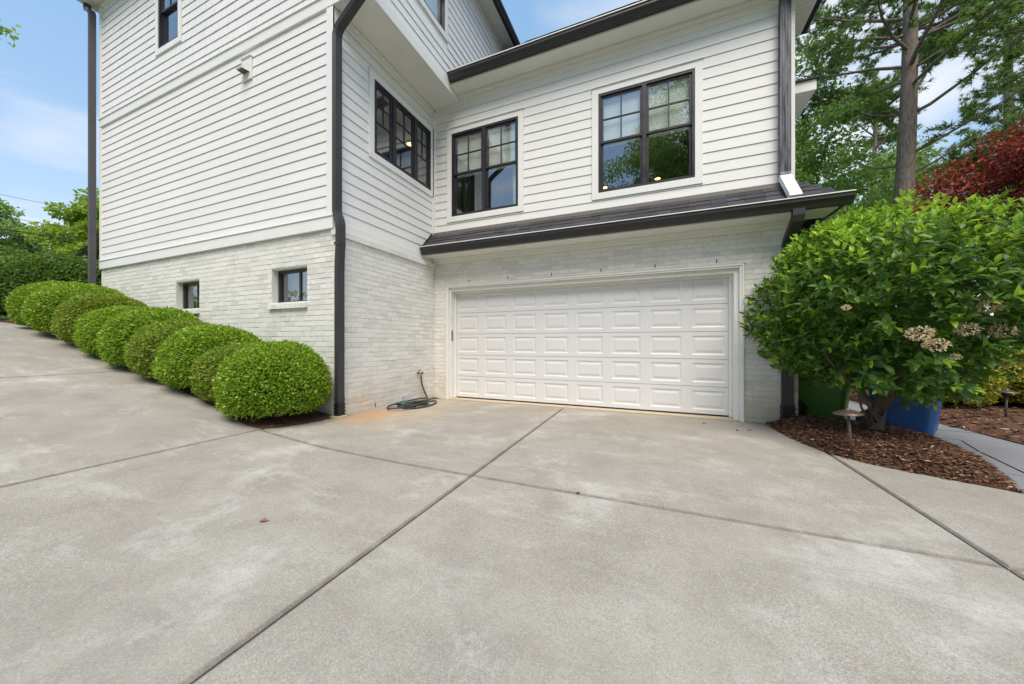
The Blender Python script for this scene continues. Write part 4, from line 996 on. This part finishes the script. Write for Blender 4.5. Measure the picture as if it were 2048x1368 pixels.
# ------------------------------------------------------------------ shrubs
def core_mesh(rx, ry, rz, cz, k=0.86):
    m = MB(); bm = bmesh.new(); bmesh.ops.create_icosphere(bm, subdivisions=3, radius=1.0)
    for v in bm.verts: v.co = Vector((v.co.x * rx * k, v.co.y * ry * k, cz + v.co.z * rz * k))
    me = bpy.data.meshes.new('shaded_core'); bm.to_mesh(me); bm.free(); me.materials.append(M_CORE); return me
def lumpy(D, seed, amp, freq=3.0):
    r = np.random.default_rng(seed); s = np.zeros(len(D))
    for i in range(7):
        k = r.normal(size=3) * freq * (1 + 0.35 * i); s += np.sin(D @ k + r.uniform(0, 6.28)) / (1 + 0.5 * i)
    return 1 + amp * s / 2.2
def shrub_mesh(name, seed, rx, ry, rz, cz, n, L, W, mat, amp=0.05, depth=0.10, zmin=0.02, flat=0.0, sq=2.0, spike=0.0):
    D = rdir(n); D[:, 2] = np.where(D[:, 2] < -0.70, -D[:, 2] * 0.5, D[:, 2]); D = unit(D)
    # superellipsoid for a clipped, boxy-round outline
    den = (np.abs(D[:, 0]) ** sq + np.abs(D[:, 1]) ** sq + np.abs(D[:, 2]) ** sq) ** (1 / sq)
    rr = lumpy(D, seed, amp) / den * (1 - depth * rng.random(n) ** 1.6)
    if spike: rr = rr * (1 + spike * (rng.random(n) ** 5) * 1.6)
    P = D * rr[:, None] * np.array([rx, ry, rz]) + np.array([0, 0, cz]); nr = unit(D / np.array([rx, ry, rz]))
    keep = P[:, 2] > zmin; P, nr = P[keep], nr[keep]; n = len(P)
    ax = unit(nr * 0.75 + rdir(n) * 0.85 + np.array([0, 0, 0.25])); N = unit(nr + rdir(n) * 0.75)
    l = L * rng.uniform(0.65, 1.25, n); v, f = leaves(P, ax, N, l, W * l / L)
    return np_mesh(name, v, f, mat)
BOXM = [shrub_mesh('foliage', s, 0.62, 0.60, 0.54, 0.50, 34000, 0.042, 0.021, M_BOX, 0.06, 0.20, 0.025, sq=2.25, spike=0.035) for s in (1, 2)]
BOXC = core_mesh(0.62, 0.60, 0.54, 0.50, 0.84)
stem = MB()
for k in range(5):
    a = k * 1.26; stem.tube([(0.03 * math.cos(a), 0.03 * math.sin(a), -0.06), (0.16 * math.cos(a), 0.16 * math.sin(a), 0.18)], [0.014, 0.010], 6)
STEM = stem.mesh('stem', M_TWIG)
rowp = [(-0.71, -2.93, 0.96, 1.05), (-1.52, -2.80, 0.93, 0.93), (-2.25, -2.82, 1.02, 0.98), (-3.10, -2.80, 1.0, 0.98), (-3.98, -2.80, 1.06, 1.0), (-4.92, -2.80, 1.0, 0.95), (-5.82, -2.79, 1.04, 1.0), (-6.85, -2.79, 1.12, 1.0), (-7.95, -2.79, 1.10, 0.95)]
blab = ['large clipped boxwood at the low end beside the corner downspout', 'small olive boxwood squeezed second from the corner downspout', 'boxwood third up the slope from the corner downspout', 'olive tinted boxwood fourth up the slope from the corner downspout',
        'boxwood fifth up the slope below the further small window', 'boxwood sixth up the slope from the corner downspout', 'olive boxwood third from the top of the clipped row', 'boxwood second from the top of the clipped row', 'topmost boxwood of the clipped row beside the dark hedge']
for i, (x, y_, s, hz_) in enumerate(rowp):
    e = empty('boxwood_shrub', (x, y_, gz(x, -3.0) + 0.01), rz=i * math.pi / 2, label=blab[i], cat='shrub', group='clipped boxwoods along the wall'); e.scale = (s, s, s * hz_ * 0.92)
    o = link('foliage', BOXM[i % 2], e)
    if i in (1, 3, 6): o.material_slots[0].link = 'OBJECT'; o.material_slots[0].material = M_BOX2
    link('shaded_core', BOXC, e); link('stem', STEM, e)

# dried flower heads: domes of tiny florets
FLW = [(6.604, -1.524, 1.476, 0.075), (6.038, -1.759, 1.235, 0.08), (6.184, -1.678, 1.135, 0.072), (6.422, -1.600, 1.275, 0.07), (6.705, -1.483, 1.257, 0.075), (5.451, -1.982, 1.465, 0.03), (6.384, -1.538, 1.027, 0.035)]
# big flowering shrub beside the garage
VB_C = np.array([6.42, -0.55, 1.52]); VB_R = np.array([1.24, 1.16, 1.11]); VBASE = np.array([6.26, -0.62, 0.10])
vib = empty('flowering_shrub', tuple(VBASE), label='large green shrub with dried cream flower heads in the mulch bed', cat='shrub')
def leaf_proto(L, W):
    # ovate leaf, folded along the midrib and drooping at the tip; axis +X, normal +Z
    t = [0, 0.18, 0.45, 0.75, 1.0]; w = [0.02, 0.36, 0.5, 0.30, 0.0]; m = MB()
    for a, b in zip(t, w):
        z = 0.10 * L * math.sin(a * 2.4) - 0.13 * L * a * a
        m.v += [(a * L, b * W, z + b * W * 0.35), (a * L, 0, z), (a * L, -b * W, z + b * W * 0.35)]
    for i in range(4):
        for k in range(2): m.f.append((i * 3 + k, i * 3 + k + 1, i * 3 + 4 + k, i * 3 + 3 + k))
    return np.array(m.v), np.array(m.f), m
LV, LF, lm = leaf_proto(1.0, 0.43)
nsh = 3700
D = rdir(nsh)
rr = lumpy(D, 21, 0.15, 3.0) * (1 - 0.42 * rng.random(nsh) ** 1.8)
SP = VB_C + D * rr[:, None] * VB_R
SP = SP[SP[:, 2] > 0.58 + 0.27 * np.abs(SP[:, 0] - 6.35) + 0.7 * np.maximum(0, SP[:, 0] - 6.55)]
LP, LD, LN, LS, LY = [], [], [], [], []
for p in SP:
    d = unit((p - VB_C) / VB_R); up = max(0, d[2]); ax = unit(d * 0.8 + np.array([0, 0, 0.55 + 0.35 * up]) + rng.normal(0, 0.28, 3))
    ref = np.cross(ax, [0.3, 0.2, 1]); ref = unit(ref); ref2 = np.cross(ax, ref); ph = rng.uniform(0, 3.14); npair = rng.integers(2, 5); sp = rng.uniform(0.030, 0.050)
    young_lit = rng.random() < (0.22 + 0.75 * up)  # bright young leaves likelier higher up, putting top light into the colour
    for k in range(npair):
        a = ph + k * 1.57; sdir = ref * math.cos(a) + ref2 * math.sin(a); frac = k / max(1, npair - 1)
        for sg in (1, -1):
            dv = unit(sdir * sg * (1.0 - 0.45 * frac) + ax * (0.35 + 0.7 * frac) + np.array([0, 0, -0.15 * (1 - frac)])); nn = unit(ax * 1.0 - dv * 0.3 + np.array([0, 0, 0.4]))
            LP.append(p + ax * (sp * k)); LD.append(dv); LN.append(nn); LS.append(rng.uniform(0.080, 0.140) * (1 - 0.30 * frac)); LY.append(young_lit and frac > 0.3)
LP, LD, LN, LS, LY = map(np.array, (LP, LD, LN, LS, LY))
ok = np.ones(len(LP), bool)      # leave room for the flower heads
for fx, fy_, fz_, fr in FLW:
    w = LP + LD * 0.05 - np.array([fx, fy_, fz_]); ok &= ~((np.linalg.norm(w * np.array([1, 0.45, 1]), axis=1) < fr * 1.25) | ((np.linalg.norm(w, axis=1) < 0.28) & (w[:, 1] < 0.0) & (np.abs(w[:, 0] + w[:, 1] * -0.65) < fr) & (np.abs(w[:, 2]) < fr * 1.1)))
LP, LD, LN, LS, LY = LP[ok], LD[ok], LN[ok], LS[ok], LY[ok]
LS_ = unit(np.cross(LN, LD)); LN = unit(np.cross(LD, LS_))
dist = np.linalg.norm(LP - np.array(CAM), axis=1); order = np.argsort(dist); near, far = order[:300], order[300:]
LPl = LP - VBASE
def place(idx): return (LPl[idx][:, None, :] + LS[idx][:, None, None] * (LV[None, :, 0:1] * LD[idx][:, None, :] + LV[None, :, 1:2] * LS_[idx][:, None, :] + LV[None, :, 2:3] * LN[idx][:, None, :]))
v = place(far).reshape(-1, 3); f = (LF[None] + (np.arange(len(far)) * len(LV))[:, None, None]).reshape(-1, 4)
o = link('foliage', np_mesh('foliage', v, f, [M_VIB, M_VIBLIT], np.repeat(LY[far].astype(int), len(LF)), True), vib); tag(o, kind='stuff')
lme = [lm.mesh('leaf', M_VIB, True, False), lm.mesh('leaf', M_VIBLIT, True, False)]
for i in near:
    o = link('leaf', lme[int(LY[i])], vib); s = LS[i]
    o.matrix_local = Matrix(((LD[i][0] * s, LS_[i][0] * s, LN[i][0] * s, LPl[i][0]), (LD[i][1] * s, LS_[i][1] * s, LN[i][1] * s, LPl[i][1]), (LD[i][2] * s, LS_[i][2] * s, LN[i][2] * s, LPl[i][2]), (0, 0, 0, 1)))
# trunk and limbs
def to(p): return tuple(np.array(p) - VBASE)
m = MB(); m.tube([to((6.26, -0.62, 0.0)), to((6.27, -0.62, 0.16)), to((6.30, -0.60, 0.34)), to((6.36, -0.56, 0.62))], [0.085, 0.062, 0.055, 0.042], 12); m.obj('trunk', M_TWIG, vib, True)
for pth, r0 in (([(6.27, -0.63, 0.22), (6.1, -0.85, 0.45), (5.88, -0.98, 0.72), (5.6, -1.0, 1.1), (5.5, -0.9, 1.5)], 0.028), ([(6.3, -0.62, 0.3), (6.28, -0.9, 0.6), (6.3, -1.1, 1.0), (6.4, -1.2, 1.5)], 0.03), ([(6.34, -0.58, 0.45), (6.7, -0.7, 0.8), (7.1, -0.8, 1.15), (7.3, -0.8, 1.6)], 0.035),
                ([(6.36, -0.56, 0.6), (6.4, -0.4, 1.1), (6.4, -0.4, 2.0)], 0.045), ([(6.25, -0.62, 0.12), (6.12, -0.66, 0.4), (6.05, -0.6, 0.9), (5.9, -0.5, 1.5)], 0.022), ([(6.36, -0.56, 0.6), (6.8, -0.3, 1.1), (7.1, -0.1, 1.7)], 0.03), ([(6.3, -0.6, 0.4), (6.0, -0.2, 0.9), (5.7, 0.1, 1.5)], 0.03), ([(6.30, -0.62, 0.35), (6.6, -1.05, 0.75), (6.85, -1.25, 0.95), (7.1, -1.3, 1.1)], 0.018)):
    m = MB(); m.tube([to(q) for q in pth], np.linspace(r0 * 0.68, r0 * 0.25, len(pth)), 7); m.obj('branch', M_TWIG, vib, True)
for x, y_, z, r in FLW:
    n = 200; Dd = rdir(n); Dd[:, 2] *= 0.72; P = Dd * r * rng.uniform(0.75, 1.05, n)[:, None]; ax = unit(Dd + rdir(n) * 0.9)
    v, f = leaves(P, ax, unit(Dd + rdir(n) * .5), r * rng.uniform(0.20, 0.34, n), r * 0.2, 0.1)
    o = link('flower_head', np_mesh('flower_head', v, f, M_BLOOM), vib); o.location = Vector((x, y_, z)) - Vector(VBASE)

def shrub(name, loc, r, h, label, mat, n, L, W, group=None, seed=1, amp=0.10, sq=2.2, cat='shrub', cz=None):
    e = empty(name, loc, label=label, cat=cat, group=group); cz = h * 0.5 if cz is None else cz
    link('foliage', shrub_mesh('foliage', seed, r[0], r[1], h * 0.52, cz, n, L, W, mat, amp, 0.14, 0.03, sq=sq), e); link('shaded_core', core_mesh(r[0], r[1], h * 0.52, cz, 0.88), e)
    m = MB()
    for k in range(4): a = k * 1.6; m.tube([(0.05 * math.cos(a), 0.05 * math.sin(a), -0.15), (0.25 * r[0] * math.cos(a), 0.25 * r[1] * math.sin(a), h * 0.3)], [0.03, 0.015], 6)
    m.obj('stem', M_TWIG, e)
    return e
shrub('golden_shrub', (8.35, 2.55, 0.03), (0.75, 0.7), 0.95, 'golden leaved shrub just past the blue bin', M_GOLD, 9000, 0.06, 0.035, 'golden shrubs behind the path', 31)
shrub('golden_shrub', (9.75, 2.75, 0.03), (0.95, 0.8), 0.98, 'wide golden leaved shrub behind the far path light', M_GOLD, 11000, 0.06, 0.035, 'golden shrubs behind the path', 32)
shrub('golden_shrub', (11.4, 2.6, 0.03), (0.9, 0.8), 1.0, 'golden leaved shrub at the picture edge beyond the path light', M_GOLD, 9000, 0.06, 0.035, 'golden shrubs behind the path', 33)
shrub('hedge_shrub', (-11.0, -1.9, gz(-11, -2)), (1.75, 1.5), 1.75, 'broad dark green shrub above the clipped boxwood row', M_HEDGE, 26000, 0.09, 0.05, 'dark shrubs at the top of the drive', 41, 0.08)
shrub('hedge_shrub', (-14.2, -2.9, gz(-14, -2)), (2.2, 1.9), 2.05, 'dark green shrub furthest along the drive at the picture edge', M_HEDGE, 26000, 0.09, 0.05, 'dark shrubs at the top of the drive', 42, 0.08)
shrub('hedge_shrub', (-18.5, -4.2, gz(-18, -2)), (2.4, 2.2), 2.1, 'dark shrub behind the others at the far end of the drive', M_HEDGE, 18000, 0.11, 0.06, 'dark shrubs at the top of the drive', 44, 0.08)
for i, (x, y_, lb) in enumerate(((9.2, 5.4, 'dark evergreen shrub behind the golden shrub next to the blue bin'), (12.2, 4.6, 'dark evergreen shrub behind the golden shrub at the picture edge'), (8.4, 9.0, 'dark evergreen shrub deeper in along the slate path'))):
    shrub('evergreen_shrub', (x, y_, 0), (1.5, 1.2), 2.3, lb, M_EVER, 14000, 0.11, 0.055, 'dark evergreens beyond the path', 45 + i, 0.12)
shrub('evergreen_shrub', (-13.0, 0.4, gz(-13, 0)), (1.35, 1.5), 3.0, 'tall glossy evergreen beside the far left downspout', M_EVER, 16000, 0.16, 0.075, None, 43, 0.14)

# ------------------------------------------------------------------ trees
def limb_path(p0, d, ln, bend, n=5, rr=None):
    p = np.array(p0, float); d = unit(np.array(d, float)); out = [tuple(p)]
    for i in range(n):
        d = unit(d + np.array([0, 0, bend]) + rr.normal(0, 0.12, 3)); p = p + d * ln / n; out.append(tuple(p))
    return out
def broadleaf_mesh(seed, H, r, zc, rz, nclump, nleaf, L, mat):
    rr = np.random.default_rng(seed)
    C = unit(rr.normal(size=(nclump, 3))) * (rr.random(nclump) ** 0.45)[:, None] * np.array([r, r, rz]) + np.array([0, 0, zc])
    tilt = 1 - 0.35 * np.clip((C[:, 2] - zc) / rz, 0, 1); C[:, :2] *= tilt[:, None]
    cr = rr.uniform(0.13, 0.28, nclump) * r; ci = rr.integers(0, nclump, nleaf)
    d = unit(rr.normal(size=(nleaf, 3))); P = C[ci] + d * (cr[ci] * rr.random(nleaf) ** 0.5)[:, None] * np.array([1.15, 1.15, 0.62])
    ax = unit(d + rr.normal(size=(nleaf, 3)) * 0.8 + np.array([0, 0, -0.35])); N = unit(np.array([0, 0, 1.0]) + rr.normal(size=(nleaf, 3)) * 0.75)
    l = L * rr.uniform(0.6, 1.3, nleaf); v, f = leaves(P, ax, N, l, l * 0.62, 0.15)
    return np_mesh('crown', v, f, mat), C
def trunk_mesh(seed, H, r0, C, nl, mat, top=0.8):
    rr = np.random.default_rng(seed + 99); m = MB(); n = 9
    tp = [(0.12 * math.sin(i * 0.9 + seed), 0.10 * math.cos(i * 1.1 + seed), -0.3 + (H * top + 0.3) * i / (n - 1)) for i in range(n)]
    m.tube(tp, [r0 * (1.25 if i == 0 else 1) * (1 - 0.82 * i / (n - 1)) for i in range(n)], 12)
    sel = rr.permutation(len(C))[:nl]
    for k in sel:
        c = C[k]; zb = np.clip(c[2] - np.linalg.norm(c[:2]) * 0.8, H * 0.12, H * 0.74); t = (zb + 0.3) / (H * top + 0.3); b = np.array([np.interp(t, np.linspace(0, 1, n), [q[a] for q in tp]) for a in range(3)])
        mid = b * 0.45 + c * 0.55 + np.array([0, 0, 0.12 * np.linalg.norm(c - b)]); q0 = b * 0.75 + c * 0.25 + np.array([0, 0, 0.05])
        rl = r0 * 0.30 * (1 - 0.6 * t); m.tube([b, q0, mid, c], [rl, rl * 0.8, rl * 0.5, rl * 0.15], 6)
    return m.mesh('trunk', mat, True)
BLM = {}
def broadleaf(loc, label, key, params, mat, sc=1.0, rz=0.0, group='broadleaf trees around the house', bark=M_BARK):
    if key not in BLM:
        H, r, zc, rzz, nc, nlf, L, r0, nl = params; me, C = broadleaf_mesh(hash(key) % 1000 if not isinstance(key, int) else key, H, r, zc, rzz, nc, nlf, L, mat); BLM[key] = (me, trunk_mesh(3, H, r0, C, nl, bark))
    e = empty('broadleaf_tree', loc, rz, label=label, cat='tree', group=group); e.scale = (sc, sc, sc)
    o = link('crown', BLM[key][0], e)
    if BLM[key][0].materials[0] != mat: o.material_slots[0].link = 'OBJECT'; o.material_slots[0].material = mat
    link('trunk', BLM[key][1], e); return e
P1 = (13.5, 3.3, 8.0, 5.6, 95, 21000, 0.15, 0.2, 30); P2 = (10.5, 3.8, 6.2, 4.6, 85, 21000, 0.15, 0.18, 30)
broadleaf((9.9, 12.2, 0), 'tall fresh green tree just right of the house corner', 101, P1, M_TREE, 1.0, 0.4)
broadleaf((13.8, 16.0, 0), 'green tree behind the big pine trunk, left of it', 102, P2, M_TREE, 0.98, 1.1)
broadleaf((18.6, 13.0, 0), 'green tree behind the red maple', 101, P1, M_TREE, 0.9, 2.3)
broadleaf((17.0, 24.0, 0), 'tree at the back of the wood between house and pine', 102, P2, M_TREE, 1.35, 3.3)
broadleaf((25.0, 19.0, 0), 'tree at the back of the wood at the picture edge', 101, P1, M_TREE, 1.05, 4.3)
broadleaf((11.5, 24.0, 0), 'tree at the back just clear of the eaves', 102, P2, M_TREE, 1.2, 5.0)
P3 = (12.0, 4.2, 6.6, 5.4, 110, 36000, 0.30, 0.25, 20)
broadleaf((-33.5, 5.6, 2.4), 'lime green tree rising beside the far left downspout', 103, P3, M_TREEL, 0.80, 0.3)
broadleaf((-60.5, 5.0, 2.9), 'soft green tree at the far left beyond the wires', 104, P3, M_TREEB, 1.12, 1.3)
broadleaf((-62.0, 10.0, 2.9), 'soft green low tree between the two far left trees', 104, P3, M_TREEB, 0.80, 2.6)

def maple():
    e = empty('maple_tree', (12.1, 5.7, 0.45), label='dark red leaved maple above the big green shrub', cat='tree')
    me, C = broadleaf_mesh(55, 6, 2.4, 3.9, 2.2, 110, 42000, 0.085, M_MAPLE); link('crown', me, e); link('trunk', trunk_mesh(7, 6, 0.11, C, 26, M_BARK, 0.6), e)
maple()
def needles(P, D, n_per, L, rr):
    n = len(P); P = np.repeat(P, n_per, 0); D = np.repeat(D, n_per, 0); d = unit(D * 0.9 + rr.normal(size=(n * n_per, 3)) * 0.62)
    l = L * rr.uniform(0.7, 1.2, n * n_per); S = unit(np.cross(d, rr.normal(size=d.shape))) * 0.013
    v = np.stack([P - S, P + S, P + d * l[:, None]], 1).reshape(-1, 3); return v, np.arange(len(v)).reshape(-1, 3)
def pine_parts(seed, H, r0, limbs, crown_z, n_limbs, spread, ntuft, lean=(0, 0)):
    """limbs: explicit (z, azimuth, length, bend); more are added at random above crown_z"""
    rr = np.random.default_rng(seed); n = 14
    tp = np.array([(lean[0] * t * H + 0.10 * math.sin(t * 6 + seed), lean[1] * t * H + 0.08 * math.cos(t * 5), -0.4 + (H + 0.4) * t) for t in np.linspace(0, 1, n)])
    m = MB(); m.tube(tp, [r0 * (1.2 if i == 0 else 1) * (1 - 0.8 * (i / (n - 1)) ** 1.1) for i in range(n)], 14); trunk = m.mesh('trunk', M_BARKP, True)
    L = list(limbs)
    for k in range(n_limbs): 
        z = rr.uniform(crown_z, H * 0.97); L.append((z, rr.uniform(0, 6.28), spread * (1 - 0.65 * (z - crown_z) / (H - crown_z)) * rr.uniform(0.6, 1.1), rr.uniform(-0.05, 0.10), 1))
    lm_, TP, TD = [], [], []
    for z, az, ln, bend, leafy in L:
        b = [np.interp(z, tp[:, 2], tp[:, k]) for k in range(3)]; rl = max(0.016, 0.022 + 0.0105 * ln)
        pth = limb_path(b, (math.cos(az), math.sin(az), 0.25), ln, bend, 7, rr); mm = MB(); mm.tube(pth, np.linspace(rl, rl * 0.25, len(pth)), 7); 
        pa = np.array(pth)
        if leafy:
            for k in range(int(5 + ln * 2.6)):
                t = rr.uniform(0.35, 1.0); i = min(int(t * 7), 6); p = pa[i] + (pa[i + 1] - pa[i]) * (t * 7 - i); d = unit((pa[i + 1] - pa[i]) + rr.normal(0, 0.75, 3) * np.array([1, 1, 0.5])); tl = rr.uniform(0.35, 1.0) * min(1, ln / 2.5)
                q = p + d * tl + np.array([0, 0, 0.1]); mm.tube([p, (p + q) / 2 + np.array([0, 0, 0.04]), q], [0.013, 0.009, 0.005], 4)
                for j in range(ntuft): s = rr.uniform(0.3, 1.05); TP.append(p + (q - p) * s + rr.normal(0, 0.07, 3)); TD.append(unit(d + np.array([0, 0, 0.5]) + rr.normal(0, 0.35, 3)))
        lm_.append(mm.mesh('limb', M_BARKP, True))
    v, f = needles(np.array(TP), np.array(TD), 15, 0.20, rr)
    return trunk, lm_, np_mesh('crown', v, f, M_PINE)
def pine(loc, parts, label, rz=0, sc=1.0):
    e = empty('pine_tree', loc, rz, label=label, cat='tree', group='pines beyond the house'); e.scale = (sc,) * 3
    link('trunk', parts[0], e)
    for l in parts[1]: link('limb', l, e)
    link('crown', parts[2], e); return e
PA = pine_parts(61, 21, 0.30, [(8.6, -0.5, 3.4, 0.10, 1), (8.7, 2.6, 1.9, 0.14, 1), (7.3, -0.55, 2.6, 0.03, 1), (7.0, 2.75, 1.9, -0.02, 0), (10.9, -0.4, 3.6, 0.16, 1), (11.3, -0.2, 3.0, 0.14, 1), (11.0, 2.5, 2.6, 0.10, 1), (11.2, 2.9, 3.0, 0.02, 1), (9.8, 2.4, 3.0, 0.0, 1), (9.5, -1.2, 3.2, -0.02, 1), (10.2, 3.2, 3.4, 0.0, 1), (6.6, -0.7, 2.0, 0.05, 0)], 9.2, 36, 4.4, 11)
PB = pine_parts(62, 19, 0.27, [(6.8, 0.4, 3.2, 0.05, 1), (7.5, 3.4, 3.6, 0.02, 1), (6.0, 2.6, 2.6, -0.02, 1)], 6.0, 38, 4.8, 11)
pine((11.55, 9.5, 0), PA, 'tall pine with a thick bare trunk behind the red maple', 0.0)
pine((18.0, 16.0, 0), PB, 'pine standing further back to the right of the big pine', 0.6)
pine((16.6, 22.5, 0), PB, 'slim far pine seen left of the big pine trunk', 2.4, 0.95)
pine((16.2, 9.6, 0), PB, 'spreading pine at the right picture edge above the maple', 3.9, 0.85)
pine((24.0, 24.0, 0), PA, 'far pine deep in the wood at the right', 1.4, 0.95)

# trees across the drive behind the camera: they stand in the panes' reflections
for i, (x, y_, s, k, mt, lb) in enumerate(((6.6, -26, 1.75, 101, M_TREE, 'tall tree across the drive facing the garage'), (2.2, -29, 1.95, 102, M_TREE, 'tree across the drive opposite the corner window'), (11.8, -24, 1.6, 101, M_TREE, 'tree across the drive opposite the shrub bed'),
                                           (-4.5, -33, 1.45, 102, M_TREEB, 'soft green tree across the drive'), (18, -28, 1.5, 102, M_TREE, 'tree across the drive beyond the path'), (4.2, -34, 1.9, 101, M_TREE, 'very tall tree furthest across the drive'),
                                           (9.2, -31, 1.9, 102, M_TREE, 'wide tree behind the two tallest across the drive'), (14.5, -32, 1.9, 102, M_TREEB, 'soft green wide tree across the drive'))):
    broadleaf((x, y_, 0), lb, k, (P1 if k == 101 else P2), mt, s, i * 1.7)

# overhanging twig at the left, with its tree out of frame
def twig_tree():
    e = empty('broadleaf_tree', (-7.25, -8.0, gz(-7.25, -8)), label='tree whose leafy twig tip reaches into the sky at top left', cat='tree')
    m = MB(); m.tube([(0, 0, -0.3), (0.1, 0, 2.5), (0.2, 0.2, 5)], [0.16, 0.12, 0.08], 10); m.tube([(0.2, 0.2, 3.0), (1.4, 1.7, 3.9), (2.5, 3.0, 4.0), (3.22, 3.72, 3.99)], [0.05, 0.035, 0.02, 0.006], 6); m.obj('trunk', M_BARK, e, True)
    rr = np.random.default_rng(5); n = 130; t = rr.uniform(0.3, 1.0, n); P = np.array([2.5, 3.0, 4.0]) + (np.array([3.22, 3.72, 3.99]) - np.array([2.5, 3.0, 4.0])) * t[:, None] + rr.normal(0, 0.075, (n, 3)) * np.array([1, 1, 0.8])
    v, f = leaves(P, unit(rr.normal(size=(n, 3)) + np.array([0.6, 0.6, -0.4])), unit(rr.normal(size=(n, 3)) + np.array([0, 0, 1])), rr.uniform(0.06, 0.10, n), 0.05, 0.15)
    n2 = 1500; P = unit(rr.normal(size=(n2, 3))) * (rr.random(n2) ** 0.4)[:, None] * 1.5 + np.array([0, 0, 5.6]); v2, f2 = leaves(P, unit(rr.normal(size=(n2, 3))), unit(rr.normal(size=(n2, 3)) + np.array([0, 0, 1])), rr.uniform(0.09, 0.16, n2), 0.08, 0.15)
    link('crown', np_mesh('crown', np.r_[v, v2], np.r_[f, f2 + len(v)], M_TREE), e)
twig_tree()

# overhead wires at the far left
def wire(p0, p1, sag, r, label):
    p0, p1 = Vector(p0), Vector(p1); n = 24
    pts = [p0.lerp(p1, i / n) - Vector((0, 0, sag * 4 * (i / n) * (1 - i / n))) for i in range(n + 1)]
    m = MB(); m.tube(pts, r, 6); o = m.obj('power_line', M_BLACK, None, True); tag(o, label, 'cable', 'overhead cables at the far left')
wire((-30.701, -0.764, 7.637), (-28.244, 4.589, 7.396), 0.03, 0.030, 'thick black overhead cable crossing the far left trees')
wire((-30.701, -0.764, 7.214), (-28.244, 4.589, 7.041), 0.03, 0.022, 'lower black overhead cable just under the thick one')
wire((-30.701, -0.764, 8.377), (-28.244, 4.589, 8.01), 0.03, 0.014, 'thin grey overhead cable above the thick one')
wire((-30.701, -0.764, 9.593), (-28.244, 4.589, 9.205), 0.03, 0.010, 'thinnest topmost overhead cable against the sky')

# the far edge of the wood, one mass round the horizon
n = 60000; r4 = np.random.default_rng(9); nc = 420; ca = r4.uniform(0, 2 * np.pi, nc); cr4 = r4.uniform(52, 95, nc)
C = np.stack([3.9 + cr4 * np.cos(ca), -5.9 + cr4 * np.sin(ca), np.zeros(nc)], 1); C[:, 2] = [gz(c[0], -5) for c in C]; C[:, 2] += r4.uniform(0.5, 5.5, nc)
C[:, 2] -= np.where((C[:, 0] < -50) & (C[:, 1] < 20), 2.0, 0); ci = r4.integers(0, len(C), n); d = unit(r4.normal(size=(n, 3)))
Pp = C[ci] + d * (r4.random(n) ** 0.4)[:, None] * np.array([3.4, 3.4, 2.0]); v, f = leaves(Pp, unit(d + r4.normal(size=(n, 3))), unit(r4.normal(size=(n, 3)) + np.array([0, 0, 0.8])), r4.uniform(0.5, 0.95, n), 0.5, 0.15)
tag(link('far_wood', np_mesh('far_wood', v, f, M_TREEB)), 'far edge of the wood beyond the garden', kind='stuff')
